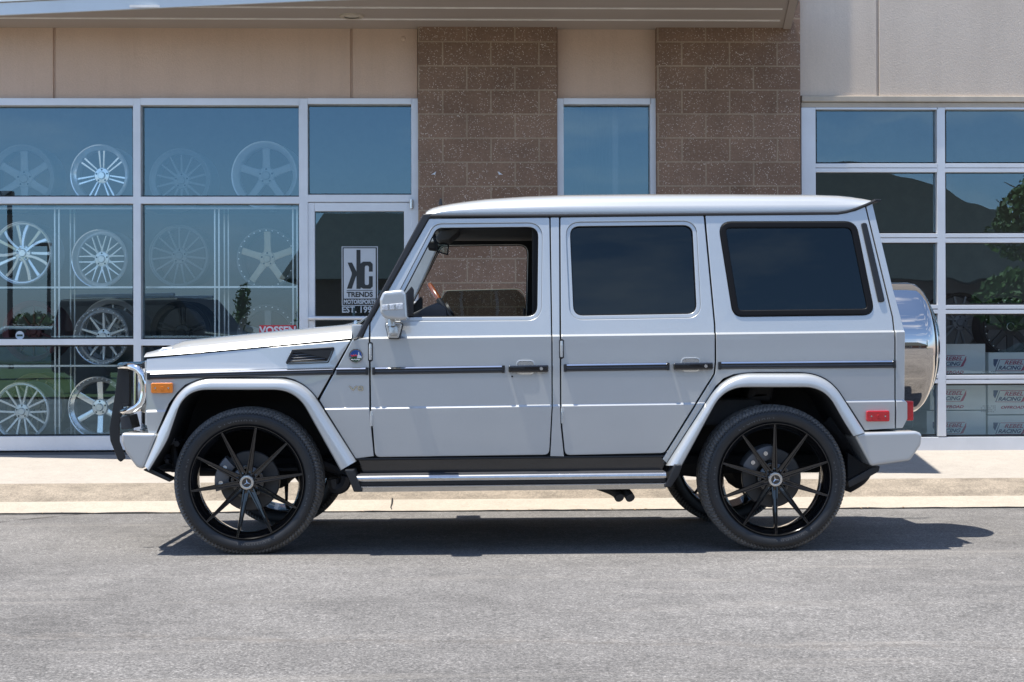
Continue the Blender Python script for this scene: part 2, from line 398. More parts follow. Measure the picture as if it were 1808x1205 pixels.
k = a.mix(fade, k, (.33, .29, .25)); k = a.mix(a.math('MULTIPLY', c2, .22), k, (.07, .06, .05)); k = a.mix(a.math('MULTIPLY', c1, .9), k, (.035, .03, .026))
a.base(k); a.set(Roughness=.88); a.bump(a.math('ADD', fine, a.math('MULTIPLY', scl.outputs[0], .5)), .55, .006); M['asphalt'] = a.m
# ================================================================ ground
gz = lambda y: -.015*max(y, -10)
YG = PZ(900, 903, -.035).y
bm = B(); rows = []
for y in (YG, 0, -4, -10, -40, -300):
    rows.append([bm.verts.new((x, y, gz(y))) for x in (-300, -12, 0, 12, 300)])
for r, s in zip(rows, rows[1:]):
    for k in range(4): bm.faces.new((r[k], s[k], s[k+1], r[k+1]))
bmesh.ops.recalc_face_normals(bm, faces=bm.faces)
struct('road', bm, M['asphalt'], smooth=0)
YK = YG+.36; YC1 = P(900, 849, 2.95).y
zk = P(900, 881, YK).z; zt = P(900, 850, 2.95).z; zw = P(900, 800, 4.6).z
def strip(prof, x0=-14, x1=14, nx=56, jit=0):
    bm = B(); rows = []
    for i in range(nx+1):
        x = x0+(x1-x0)*i/nx
        rows.append([bm.verts.new((x, y+random.uniform(-jit, jit), z)) for y, z in prof])
    for r, s in zip(rows, rows[1:]):
        for k in range(len(prof)-1): bm.faces.new((r[k], s[k], s[k+1], r[k+1]))
    bmesh.ops.recalc_face_normals(bm, faces=bm.faces)
    for f in bm.faces:
        if f.normal.z < 0: f.normal_flip()
    return bm
struct('gutter', strip([(YG+.006, gz(YG)-.05), (YG+.006, gz(YG)+.006), (YG+.02, gz(YG)+.010), (YK-.05, zk-.006), (YK-.002, zk)], jit=.002), M['gutter'])
struct('kerb', strip([(YK, zk), (YK+.05, zk+.02), (YK+.10, zk+(zt-zk)*.55), (2.91, zt-.022), (2.94, zt-.006), (2.98, zt)], jit=.001), M['kerb'])
struct('sidewalk', strip([(2.981, zt), (3.4, zt+(zw-zt)*.25), (4.62, zw), (4.75, zw)]), M['sidewalk'])
# kerb joint cracks
for px in (690,):
    bm = B(); q = []
    for py in (903, 897, 890, 881):
        q.append(P(px+random.uniform(-1, 3)-(903-py)*-.15, py, YG+.02+(903-py)/22*(YK-YG-.03)))
    bm2 = bmesh.new(); tube(bm2, [(p.x, p.y, p.z+.001) for p in q], .006, 5); struct('gutter_joint', bm2, M['dark'])
bm = B(); q = [Vector((-14+i*.12, YG+.001+random.uniform(-.004, .004), gz(YG)+.005)) for i in range(234)]; tube(bm, q, [random.uniform(.003, .009) for _ in q], 5); struct('gutter_seam', bm, M['dark'])
# dry leaf litter along the gutter seam
bm = B()
for i in range(70):
    x = random.uniform(-3.6, 5.2); s = random.uniform(.006, .02); y = YG+random.uniform(-.05, .03); z = gz(y)+.012
    a_ = random.uniform(0, pi); d = Vector((cos(a_), sin(a_), random.uniform(-.2, .3)))*s; e = Vector((-sin(a_), cos(a_), 0))*s*.35
    c = Vector((x, y, z)); bm.faces.new([bm.verts.new(c+d), bm.verts.new(c+e), bm.verts.new(c-d), bm.verts.new(c-e)])
o = obj('leaf_litter', bm, simple('dry_leaf', (.30, .19, .09), .8, var=.5, scale=40), smooth=0)
tag(o, 'scattered bits of dry brown leaf litter along the gutter seam', 'leaf litter', kind='stuff')

# ================================================================ storefront building
WY = 4.55; SY = 4.64; FY = 4.62; GY = 4.70          # piers, stucco, frames, glass
shop = thing('shop_building', (2.0, WY, 0), 'long brown block and tan stucco shop building with big aluminium windows behind the silver car', 'building')
zs = P(900, 48, WY).z                                # soffit height
ZTOP = zs+2.6
zhead = P(400, 174, FY).z
def X(px, Y=SY): return P(px, 600, Y).x
def wallslab(px0, px1, z0, z1, y=SY, mat='stucco', joints=(), name='stucco_wall', th=.12):
    bm = B(); xs = [X(px0, y)]+[X(j, y) for j in joints]+[X(px1, y)]
    for i, (a_, b_) in enumerate(zip(xs, xs[1:])):
        box(bm, a_+(.011 if i else 0), b_-(.011 if i < len(xs)-2 else 0), y, y+th, z0, z1, .004)
    if joints: box(bm, xs[0]+.01, xs[-1]-.01, y+.018, y+th-.01, z0+.005, z1-.005)
    return obj(name, bm, M[mat], shop)
wallslab(-900, 738.5, zhead, ZTOP, joints=(-430, 97, 622))
wallslab(985.5, 1160, zhead, ZTOP)
zg = P(1600, 170, SY).z
wallslab(1414, 2700, zg, ZTOP+1, mat='stucco_light', joints=(1552, 2200))
M['cmu_a'] = cmu('block_wall', 0, 0)
# block coursing is set from one known joint: pier is built about it
def pier(px0, px1, jx, jz):
    x0, x1 = X(px0, WY), X(px1, WY); bm = B(); box(bm, x0, x1, WY, WY+.35, zw-.05, ZTOP, .003)
    m = cmu('block_wall', -(X(jx, WY)-shop.location.x)+.2032, -(P(jx, jz, WY).z))
    return obj('block_pier', bm, m, shop)
pier(739, 985, 825.5, 159.3); pier(1161, 1415, 1247.7, 159.3)
for px, s_ in ((766, 1), (883, -1)):                     # pale scuffs on the block pier
    q = L([(px-5*s_, 309), (px+4*s_, 303), (px+2*s_, 309), (px-1*s_, 308.4)], WY); obj('paint_chip', plate(q, [], WY-.002, .003, 0), M['white'], shop, smooth=0)
c = P(712, 68, SY); bm = B(); lathe(bm, [(-.006, 0), (-.006, .012), (.0, .022)], (c.x, SY, c.z), 14, 'y'); obj('wall_plug', bm, M['stucco'], shop)
# garage head trim
bm = B(); x0, x1 = X(1415, SY), X(2700, SY)
box(bm, x0+.004, x1, SY-.03, SY+.1, P(1500, 181, SY).z, zg-.003, .008); box(bm, x0+.004, x1, SY-.01, SY+.1, P(1500, 190, SY).z, P(1500, 181.6, SY).z, .004)
obj('head_trim', bm, M['ledge'], shop)

def frame_bar(bm, px0, py0, px1, py1, y=FY, d=.11, bev=.003):
    a_ = P(px0, py1, y); b_ = P(px1, py0, y); box(bm, a_.x, b_.x, y, y+d, a_.z, b_.z, bev)
def pane(parent, px0, py0, px1, py1, y=GY, mat='shop_glass'):
    a_ = P(px0, py1, y); b_ = P(px1, py0, y); bm = B()
    r = .0; q = [bm.verts.new(v) for v in ((a_.x, y, a_.z), (b_.x, y, a_.z), (b_.x, y, b_.z), (a_.x, y, b_.z))]; bm.faces.new(q)
    g = bmesh.new(); w = .012                              # dark glazing bead round the pane
    o = obj('pane', bm, M[mat], parent, smooth=0)
    for (x0, x1, z0, z1) in ((a_.x, b_.x, b_.z-w, b_.z), (a_.x, b_.x, a_.z, a_.z+w), (a_.x, a_.x+w, a_.z+w, b_.z-w), (b_.x-w, b_.x, a_.z+w, b_.z-w)):
        box(g, x0, x1, y-.012, y+.012, z0, z1)
    obj('glazing_bead', g, M['gasket'], parent, smooth=0)
    return o
# big display window: one frame, six panes
bm = B()
SILL = 770
for a_, b_ in ((-420, -408), (-183, -171), (236, 248), (529, 543)): frame_bar(bm, a_, 174, b_, 797)
cols = [(-408, -183), (-171, 236), (248, 529)]
for a_, b_ in cols:
    frame_bar(bm, a_, 174, b_, 186, bev=.002); frame_bar(bm, a_, 347.5, b_, 360, bev=.002); frame_bar(bm, a_, 598.5, b_, 610.5, bev=.002); frame_bar(bm, a_, SILL, b_, 797, bev=.002)
win = obj('display_window', bm, M['alu'], shop)
for a_, b_ in cols:
    for t, u in ((186, 347.5), (360, 598.5), (610.5, SILL)): pane(win, a_-1, t-1, b_+1, u+1)
# door bay
bm = B()
frame_bar(bm, 543.2, 174, 727.5, 184, bev=.002); frame_bar(bm, 727.7, 174, 738.5, 812); frame_bar(bm, 543.2, 344, 727.5, 357, bev=.002)
bay = obj('door_surround', bm, M['alu'], shop); pane(bay, 543, 183, 728, 345)
bm = B(); frame_bar(bm, 543.5, 358, 555.5, 815, y=FY+.012, d=.06); frame_bar(bm, 714.5, 358, 727, 815, y=FY+.012, d=.06)
frame_bar(bm, 555.7, 358, 714.3, 373.5, y=FY+.012, d=.06); frame_bar(bm, 555.7, 770, 714.3, 815, y=FY+.012, d=.06)
door = obj('entrance_door', bm, M['alu'], shop); pane(door, 555, 373, 715, 771, y=GY-.02)
bm = B(); yb = FY-.06
tube(bm, smooth_path([P(546, 563, FY+.01), P(549, 562, FY-.03), P(556, 562, yb), P(640, 562, yb), P(712, 562, yb), P(719, 562, FY-.03), P(721, 563, FY+.01)], 5), .017, 10)
obj('push_bar', bm, M['alu'], door)
bm = B(); c = P(726.5, 359.5, FY); lathe(bm, [(-.045, 0), (-.045, .016), (.03, .016), (.03, 0)], (c.x, FY-.02, c.z), 14, 'z'); obj('door_pivot', bm, M['steel'], door)
# lettering panel on the door glass
yd = GY-.03
def drect(px0, py0, px1, py1, y, mat, name, parent=door):
    a_ = P(px0, py1, y); b_ = P(px1, py0, y); bm = B(); box(bm, a_.x, b_.x, y, y+.0015, a_.z, b_.z); return obj(name, bm, M[mat], parent, smooth=0)
M['decal_gap'] = simple('dark_clear_gap', (.016, .018, .018), .35)  # near-black sheet painted in where clear glass looks dark
M['decal_light'] = simple('frosted_vinyl', (.50, .54, .57), .5, var=.05)
drect(603.5, 435.5, 667, 540.5, yd, 'decal_light', 'logo_border'); drect(605, 437, 665.5, 539, yd-.002, 'decal_gap', 'logo_border')
drect(607, 438.8, 663.2, 527.5, yd-.004, 'decal_light', 'logo_panel')
def zp(pts): return [(590+x_/6.025, 420+y_/6.025) for x_, y_ in pts]
def dpoly(pts, name, mat='decal_gap', y=yd-.006, hole=None):
    return obj(name, plate(L(zp(pts), y), [] if hole is None else [L(zp(hole), y)], y, .0015, 0), M[mat], door, smooth=0)
dpoly([(237, 130), (280, 130), (280, 275), (310, 255), (385, 255), (410, 280), (410, 362), (370, 362), (370, 312), (360, 298), (335, 298), (325, 312), (325, 490), (335, 503), (360, 503), (370, 490), (370, 410), (410, 410), (410, 520), (385, 543), (310, 543), (285, 530), (280, 545), (237, 545), (237, 405), (225, 430), (188, 543), (135, 543), (185, 400), (188, 375), (143, 265), (190, 265), (237, 360)], 'logo_letters')
dpoly([(133, 558), (410, 558), (410, 564), (133, 564)], 'logo_rule')
def dtext(s, px, py, hpx, wpx, mat, y, name):
    c = P(px, py, y); k = 1/FPX*(y+CAMD)
    bm = text(s, hpx*k*1.38, facing(0, y, 0), .001, bold=.002)
    xs = [v.co.x for v in bm.verts]; zs_ = [v.co.z for v in bm.verts]; f = wpx*k/(max(xs)-min(xs)); g_ = hpx*k/(max(zs_)-min(zs_)); mx = (max(xs)+min(xs))/2; mz = (max(zs_)+min(zs_))/2
    for v in bm.verts: v.co.x = c.x+(v.co.x-mx)*f; v.co.z = c.z+(v.co.z-mz)*g_
    return obj(name, bm, M[mat], door, smooth=0)
dtext('TRENDS', 635.2, 520.3, 9.3, 46, 'decal_gap', yd-.006, 'logo_letters')
dtext('MOTORSPORTS', 635.2, 533.2, 8, 56, 'decal_light', yd-.004, 'logo_letters')
dtext('EST. 199', 630, 547, 11.5, 52, 'decal_light', yd-.002, 'logo_letters')
# narrow window between the piers
bm = B(); frame_bar(bm, 985.7, 174, 995, 812); frame_bar(bm, 1150, 174, 1160.8, 812); frame_bar(bm, 995.2, 174, 1149.8, 184.5, bev=.002); frame_bar(bm, 995.2, 770, 1149.8, 812, bev=.002)
nw = obj('narrow_window', bm, M['alu'], shop); pane(nw, 994, 184, 1151, 771)
# glazed overhead door
bm = B()
frame_bar(bm, 1417, 190, 1440, 800, y=FY+.01); frame_bar(bm, 1893, 190, 1905, 800, y=FY+.01); frame_bar(bm, 2120, 190, 2135, 800, y=FY+.01); frame_bar(bm, 1656.5, 190, 1668.5, 771, y=FY+.012)
gcols = [(1440.2, 1656.3), (1668.7, 1892.8), (1905.2, 2119.8)]
rails = [(289, 296.5), (297.3, 304.5), (412.5, 420), (420.8, 429), (538.5, 546), (546.8, 554.5), (662, 669.5), (670.3, 678)]
frame_bar(bm, 1440.2, 771.2, 1892.8, 797, y=FY+.012, bev=.0035)
for a_, b_ in gcols:
    frame_bar(bm, a_, 190.3, b_, 193.5, y=FY+.012, bev=.001)
    for t, u in rails: frame_bar(bm, a_, t, b_, u, y=FY+.012, bev=.0035)
gd = obj('overhead_door', bm, M['alu'], shop)
for a_, b_ in gcols:
    for t, u in ((193, 289.5), (304, 413), (428.5, 539), (554, 662.5), (677.5, 770.5)): pane(gd, a_-1, t, b_+1, u, y=GY-.01, mat='door_glass')
# base strip under the glazing
bm = B(); box(bm, X(-900), X(738.3), FY+.02, FY+.15, zw-.1, P(400, 797, FY).z-.003); box(bm, X(1416), X(2700), FY+.04, FY+.15, zw-.1, P(1500, 797, FY).z-.003)
obj('base_strip', bm, simple('grey_base', (.12, .12, .125), .8), shop)
# inside: floor, back wall, ceiling, ends
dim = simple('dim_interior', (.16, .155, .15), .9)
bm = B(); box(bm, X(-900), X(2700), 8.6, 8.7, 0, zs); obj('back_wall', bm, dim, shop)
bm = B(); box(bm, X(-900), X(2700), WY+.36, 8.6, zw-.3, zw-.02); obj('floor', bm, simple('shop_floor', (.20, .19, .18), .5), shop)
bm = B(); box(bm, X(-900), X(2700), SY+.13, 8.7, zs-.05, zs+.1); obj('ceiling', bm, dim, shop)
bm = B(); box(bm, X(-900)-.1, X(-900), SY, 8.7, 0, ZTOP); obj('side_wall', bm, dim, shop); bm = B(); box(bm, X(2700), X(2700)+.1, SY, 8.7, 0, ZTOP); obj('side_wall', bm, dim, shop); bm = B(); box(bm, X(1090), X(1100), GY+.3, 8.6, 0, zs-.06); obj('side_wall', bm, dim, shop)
bm = B(); box(bm, X(-900)-.1, X(2700)+.1, SY-.02, 8.9, ZTOP+1.01, ZTOP+1.2); box(bm, X(-900)-.1, X(1413), SY+.01, 8.9, ZTOP+.01, ZTOP+1); obj('roof', bm, M['canopy_metal'], shop)
# canopy
XE = P(1413, 40, 4.2).x
fa = PZ(0, 26, zs); fb = PZ(560, 0, zs); sl_ = (fb.y-fa.y)/(fb.x-fa.x)
yl = lambda x: min(SY-.1, fa.y+sl_*(x-fa.x)) if x < fb.x else fb.y+(fb.y-fa.y)/(fb.x-fa.x)*(x-fb.x)*1.0
XL = fa.x-2.2
XF = 3.70
front = [(XL, yl(XL)), (fa.x, fa.y), (fb.x, fb.y), (XF, 3.06)]
bm = B(); lo = [bm.verts.new((x, y, zs)) for x, y in front]+[bm.verts.new((XE, SY-.002, zs)), bm.verts.new((XL, SY-.002, zs))]
hi = [bm.verts.new((v.co.x, v.co.y, zs+.14)) for v in lo]
bm.faces.new(lo); bm.faces.new(hi[::-1])
for i in range(len(lo)): j = (i+1) % len(lo); bm.faces.new((lo[i], lo[j], hi[j], hi[i]))
bmesh.ops.recalc_face_normals(bm, faces=bm.faces)
can = obj('canopy', bm, M['soffit'], shop, smooth=0)
bm = B()
for i, py in enumerate((34.5, 14)):
    y = PZ(1000, py, zs).y
    box(bm, fa.x-.9 if i == 0 else fb.x-1.5, XE-.10-(4.6-y)*.165, y-.004, y+.006, zs-.010, zs+.01)
for y in (PZ(1000, 14, zs).y-.38, PZ(1000, 14, zs).y-.76): box(bm, fb.x+.9, XE-.10-(4.6-y)*.165, y-.004, y+.006, zs-.010, zs+.01)
obj('panel_reveal', bm, M['soffit_line'], can, smooth=0)
bm = B(); q = [bm.verts.new((x, y, z)) for z in (zs-.012, zs+.02) for x, y in ((XF-.07, 3.10), (XF-.004, 3.10), (XE-.004, SY-.1), (XE-.07, SY-.1))]
for f in ((3, 2, 1, 0), (4, 5, 6, 7), (0, 1, 5, 4), (1, 2, 6, 5), (2, 3, 7, 6), (3, 0, 4, 7)): bm.faces.new([q[i] for i in f])
obj('end_trim', bm, M['soffit'], can, smooth=0)
bm = B(); q = [bm.verts.new(v) for v in ((XF+.002, 3.06, zs-.012), (XE+.002, SY-.002, zs-.012), (XE+.002, SY-.002, zs+.17), (XF+.002, 3.06, zs+.17))]; bm.faces.new(q); obj('fascia', bm, M['canopy_metal'], can, smooth=0)
def fascia(off, z0, z1, th=.03):
    bm = B()
    for (x0, y0), (x1, y1) in zip(front, front[1:]):
        d = Vector((x1-x0, y1-y0, 0)).normalized(); n_ = Vector((d.y, -d.x, 0))
        q = []
        for z in (z0, z1):
            for (x, y), o_ in (((x0, y0), off), ((x1, y1), off), ((x1, y1), off+th), ((x0, y0), off+th)):
                v = Vector((x, y, z))+n_*o_; q.append(bm.verts.new(v))
        for f in ((0, 1, 2, 3), (4, 5, 6, 7), (0, 1, 5, 4), (1, 2, 6, 5), (2, 3, 7, 6), (3, 0, 4, 7)): bm.faces.new([q[i] for i in f])
    bmesh.ops.recalc_face_normals(bm, faces=bm.faces); return bm
obj('fascia', fascia(.0, zs-.012, zs+.085), M['canopy_metal'], can, smooth=0)
obj('fascia', fascia(.012, zs+.093, zs+.17), M['canopy_metal'], can, smooth=0)
bm = B(); c = PZ(621, 28, zs); lathe(bm, [(-.012, .062), (-.016, .07), (-.012, .098), (0, .1)], (c.x, c.y, c.z), 28, 'z'); dl = obj('downlight', bm, M['ledge'], can)
bm = B(); lathe(bm, [(-.004, 0), (-.004, .061)], (c.x, c.y, c.z), 24, 'z'); obj('lens', bm, simple('frosted_lens', (.62, .57, .48), .5), dl)
print('canopy front right', front[-1], 'shadow corner target', P(1670, 834, 3.3), 'zs', zs, 'XE', XE)
# ================================================================ silver off-road wagon
YB = .07; YC = .91; YROOF = .175
car = thing('suv', (1.42, YC, 0), 'boxy silver four-wheel-drive wagon with black wheels parked at the kerb, driver window open', 'car')
def both(name, bm, mat, parent=car, label=None, **k):
    """a part and its mirror image on the far flank"""
    me = bpy.data.meshes.new('tmp'); bm.to_mesh(me)
    b2 = bmesh.new(); b2.from_mesh(me); bpy.data.meshes.remove(me)
    a_ = obj(name, bm, mat, parent, **k); b_ = obj(name, mirror_y(b2, YC), mat, parent, **k)
    return a_, b_
def line(p, q):
    (x0, z0), (x1, z1) = xz(*p, YB), xz(*q, YB); s_ = (z1-z0)/(x1-x0); return lambda x: z0+s_*(x-x0), s_, (x0, z0)
L1, S1, O1 = line((655, 598.8), (1597, 586.8)); L2, S2, O2 = line((293, 727.5), (1597, 709.5))
F1, F2 = .011, .011
def yside(x, z):
    l1, l2 = L1(x), L2(x)
    if z >= l1+F1: return YB+.018+(z-l1-F1)*.125
    if z >= l1: return YB+.018*(z-l1)/F1
    if z >= l2+F2: return YB
    if z >= l2: return YB-.008*(l2+F2-z)/F2
    return YB-.008+(l2-z)*.03
def side(outline, holes=(), dy=0, thick=.022, bev=.004, seg=2, y=None):
    bm = plate(outline, holes, 0, thick, bev, seg)
    for (s_, (x0, z0), dz) in ((S1, O1, 0), (S1, O1, F1), (S2, O2, 0), (S2, O2, F2)):
        nrm = Vector((-s_, 0, 1)); bmesh.ops.bisect_plane(bm, geom=bm.verts[:]+bm.edges[:]+bm.faces[:], plane_co=(x0, 0, z0+dz), plane_no=nrm, dist=1e-5)
    for v in bm.verts: v.co.y += yside(v.co.x, v.co.z)+dy
    return bm
def ygh(px, py):                       # depth of the flank at a pixel (two rounds)
    y = YB
    for _ in range(3): x, z = xz(px, py, y); y = yside(x, z)
    return y
def C(pts):                            # outline on the car's flank
    return [xz(a, b, ygh(a, b)) for a, b in pts]

# ---- flank panels
fo = [(255, 822), (276, 767), (298.5, 714), (312.6, 695.5), (327, 681.5), (349, 673), (391.6, 668.6), (504.5, 668.6), (521, 673), (536, 681.5), (561, 708), (628.6, 814)]
fi = [(262, 831), (290, 790), (312.6, 731), (322, 713), (338, 697), (358, 690.5), (385, 689), (488, 689), (508, 692), (524, 701), (544, 729), (598, 830)]
fi = [(263, 832), (294, 783), (312.6, 728), (326.7, 706.7), (338, 696), (355, 690.5), (385, 689), (488, 689), (509, 692), (524, 701.5), (544, 729), (601, 831)]
ro = [(1176, 822), (1264, 684.7), (1277, 670.8), (1296, 663), (1337, 659.4), (1412, 659.4), (1437.6, 664), (1459.7, 677), (1494, 711.5), (1524, 758), (1527.5, 763.5)]
ri = [(1204, 823), (1264, 712), (1283, 694.5), (1300, 687.3), (1326, 684), (1411, 684), (1436, 685.5), (1453, 693), (1469, 708), (1494, 752.5), (1506, 771)]
fender = [(257.6, 634), (330, 626.7), (450, 615.8), (620, 601), (562, 705.5)]+fo[9:1:-1]+[(277, 766), (236, 741), (240, 700), (258, 690)]
def fender_shape(bm):
    lo, s_, (x0, z0) = line((261, 657.5), (588, 649))
    for dz in (.0, .006, .014, .026, .045, .075, .11): bmesh.ops.bisect_plane(bm, geom=bm.verts[:]+bm.edges[:]+bm.faces[:], plane_co=(x0, 0, z0+dz), plane_no=Vector((-s_, 0, 1)), dist=1e-5)
    for v in bm.verts:
        t = (v.co.z-lo(v.co.x))/.13; w = max(.12, min(1, (Xat(600, 640, YB)-v.co.x)/.55))
        if t > 0: v.co.y += .030*w*min(1, t)**.6
    return bm
both('front_fender', fender_shape(side(C([(257.6, 634), (330, 626.7), (450, 615.8), (618.5, 601.5), (560.5, 704)]+[(536, 680), (521, 671.5), (504.5, 667), (391.6, 667), (349, 671.5), (327, 680), (312.6, 694), (298.5, 712.5), (276, 766), (262, 764.5), (257.6, 745)]))), M['paint'])
both('cowl_panel', side(C([(622, 600.5), (640, 597), (652, 570), (651.3, 600), (652.2, 720), (655, 755), (660, 806), (627.5, 810.5), (564, 707)])), M['paint'])
# doors: outer skin with a larger opening, stepped frame inside it
fwin = rnd(C([(771, 402.6), (951, 400.6), (949, 559), (697, 560.5), (701, 538)]), [.05, .06, .06, .01, .02])
fwin_o = offset(fwin, .022)
fdoor = rnd(C([(757.6, 386.5), (970, 384.2), (973.6, 600), (974.2, 719), (969.5, 803.5), (662.5, 807.8), (658.5, 757), (655, 720), (653.8, 600), (653.8, 570.5)]), [.01, .01, .0, .0, .03, .03, 0, 0, 0, 0])
rwin = rnd(C([(1006, 399.8), (1223, 397.6), (1231, 554.5), (1013, 558)]), .055); rwin_o = offset(rwin, .022)
rdoor = rnd(C([(989.5, 384), (1242.5, 380.5), (1260.8, 574), (1262.2, 640), (1260, 660), (1173, 800.5), (998, 804.3), (993, 755), (991.5, 720), (991, 600)]), [.01, .012, 0, .01, .02, .04, .03, 0, 0, 0])
qwin = rnd(C([(1270, 393.7), (1510, 393.2), (1543, 555), (1296, 558)]), [.06, .07, .055, .055])
quarter = C([(1245.5, 380.4), (1480, 377.4), (1510, 372.5), (1527.5, 365), (1575, 560), (1579, 586), (1580, 708), (1580, 757), (1526.5, 760), (1494, 709.8), (1459.7, 675.3), (1437.6, 662.3), (1412, 657.8), (1337, 657.8), (1296, 661.5), (1277, 669), (1264, 682), (1177, 818), (1170, 811), (1262.5, 661), (1264.8, 640), (1263.3, 574)])
corner = C([(1529.3, 364.3), (1540.5, 360), (1575.5, 506), (1596.5, 583), (1597.3, 707), (1602.3, 712), (1602.5, 740), (1594, 756), (1582, 756.6), (1582, 708), (1581, 586), (1577, 560)])
pillar = C([(972.2, 384.2), (987.2, 384), (988.6, 600), (989.2, 720), (990.5, 755), (996, 806.5), (971.5, 806), (976, 719), (975.6, 600)])
sillp = C([(628.5, 811), (662, 810), (970, 806.3), (998, 806.8), (1172, 803), (1177, 805), (1170, 816), (634, 819)])
def doorpair(outline, win, win_o):
    a_, b_ = both('door', side(outline, [win_o]), M['paint'])
    f1, f2 = side(win_o, [win], .007, .02, .003, 2), side(win_o, [win], .007, .02, .003, 2)
    obj('window_frame', f1, M['paint'], a_, local=False); obj('window_frame', mirror_y(f2, YC), M['paint'], b_)
    s1, s2 = side(offset(win, .002), [offset(win, -.005)], .012, .01, .002), side(offset(win, .002), [offset(win, -.005)], .012, .01, .002)
    obj('seal', s1, M['rubber'], a_); obj('seal', mirror_y(s2, YC), M['rubber'], b_)
    return a_, b_
fd, fd_far = doorpair(fdoor, fwin, fwin_o)
rd, rd_far = doorpair(rdoor, rwin, rwin_o)
both('body_pillar', side(pillar, dy=.002), M['paint'])
qp, qp_far = both('quarter_panel', side(quarter, [offset(qwin, .006)]), M['paint'])
both('rear_corner', side(corner, dy=.001), M['paint'])
# rear door glass, quarter glass with its rubber frame
for far in (0, 1):
    mm = (lambda b: mirror_y(b, YC)) if far else (lambda b: b)
    obj('window_glass', mm(side(offset(rwin, .003), dy=.022, thick=.006, bev=0)), M['car_glass'], (rd, rd_far)[far])
    obj('window_rubber', mm(side(offset(qwin, .004), [offset(qwin, -.030)], -.006, .022, .006, 2)), M['rubber'], (qp, qp_far)[far])
    obj('window_glass', mm(side(offset(qwin, -.026), dy=.006, thick=.005, bev=0)), M['car_glass'], (qp, qp_far)[far])
    vent = rnd(C([(1519.5, 394), (1529.5, 394), (1562, 533), (1550.5, 534.5)]), .014)
    obj('air_vent', mm(side(vent, dy=-.012, thick=.02, bev=.004)), M['black_trim'], (qp, qp_far)[far])
# bright lower rim of the quarter window
# black backing sheet added to put dark shade into the shut lines
shell = C([(262, 640), (620, 606), (660, 570), (762, 390), (1480, 381), (1530, 372), (1590, 590), (1590, 750), (1527, 752), (1494, 704), (1459, 669), (1437, 657), (1337, 653), (1296, 656), (1277, 663), (1264, 676), (1180, 806), (634, 812), (562, 700), (536, 675), (504, 662), (391, 662), (349, 666), (327, 674), (312, 688), (298, 707), (280, 752), (262, 750)])
both('gap_backing', side(shell, [offset(fwin, .004), offset(rwin, .004), offset(qwin, .002)], .026, .012, .002, 1), M['dark'])

# ---- wheel-arch flares
def resample(poly, n):
    pts = [Vector(p) for p in poly]; d = [0]
    for a_, b_ in zip(pts, pts[1:]): d.append(d[-1]+(b_-a_).length)
    out = []; j = 0
    for i in range(n):
        t = d[-1]*i/(n-1)
        while j < len(pts)-2 and d[j+1] < t: j += 1
        u = (t-d[j])/max(1e-9, d[j+1]-d[j]); out.append(pts[j].lerp(pts[j+1], u))
    return out
def smoothline(pts, n):
    p3 = smooth_path([(a, 0, b) for a, b in pts], 8); return resample([(v.x, v.z) for v in p3], n)
def bez(pl, n=14):
    out = []
    for i, (x, y, d) in enumerate(pl):
        p = Vector((x, 0, y))
        if d == 0: out.append(p); continue
        a_ = Vector((pl[i-1][0], 0, pl[i-1][1]))-p; b_ = Vector((pl[i+1][0], 0, pl[i+1][1]))-p
        p1 = p+a_.normalized()*d; p2 = p+b_.normalized()*d
        for k in range(n+1): t = k/n; out.append(p1*(1-t)**2+p*2*t*(1-t)+p2*t*t)
    return out
FO = [(255, 822, 0), (280, 762, 14), (325, 668.6, 52), (536, 668.6, 46), (586, 747, 10), (629, 814.5, 0)]
FI = [(263, 832, 0), (296, 779, 14), (326, 689, 40), (522, 689, 40), (567, 770, 10), (601, 831, 0)]
RO = [(1176, 822, 0), (1232, 734.6, 10), (1280, 659.4, 48), (1460.4, 659.4, 46), (1500, 721, 10), (1527.5, 763.5, 0)]
RI = [(1204, 823, 0), (1248, 741, 10), (1279, 684.5, 38), (1455.6, 684.5, 36), (1490, 746, 10), (1506, 771, 0)]
def flare(o_px, i_px, n=64):
    # resample both lines by matching vertices
    so_, si = bez(o_px), bez(i_px)
    prof = [(0.0, .074), (.0, .060), (.02, .030), (.06, .012), (.14, -.002), (.30, -.014), (.55, -.021), (.82, -.023), (.94, -.020), (.99, -.010), (1.0, .004), (.985, .05)]
    bm = B(); rows = []
    for a_, b_ in zip(so_, si):
        row = []
        for t, y in prof:
            px = a_.x+(b_.x-a_.x)*t; py = a_.z+(b_.z-a_.z)*t
            p = P(px, py, y if t > .2 else .03+.5*(y-.03)); row.append(bm.verts.new((p.x, y, p.z)))
        rows.append(row)
    for r, s in zip(rows, rows[1:]):
        for k in range(len(prof)-1): bm.faces.new((r[k], s[k], s[k+1], r[k+1]))
    bm.faces.new(rows[0]); bm.faces.new(rows[-1][::-1])
    bmesh.ops.recalc_face_normals(bm, faces=bm.faces); return bm, si
for nm, oo, ii in (('front', FO, FI), ('rear', RO, RI)):
    bm, si = flare(oo, ii); both('arch_flare', bm, M['paint'], smooth=40)
    # rubber piping between flare and body
    q = [P(v.x, v.z, .06) for v in bez(oo)]
    bm = B(); tube(bm, [(p.x, .062, p.z) for p in q], .0055, 6); both('flare_piping', bm, M['rubber'])
    # liner going in from the flare edge
    bm = B(); rows = []
    for v in si:
        p = P(v.x, v.z, 0.0); rows.append([bm.verts.new((p.x, y, p.z+.004)) for y in (.004, .20, .52)])
    for r, s in zip(rows, rows[1:]):
        for k in range(2): bm.faces.new((r[k], s[k], s[k+1], r[k+1]))
    both('arch_liner', bm, M['dark'])
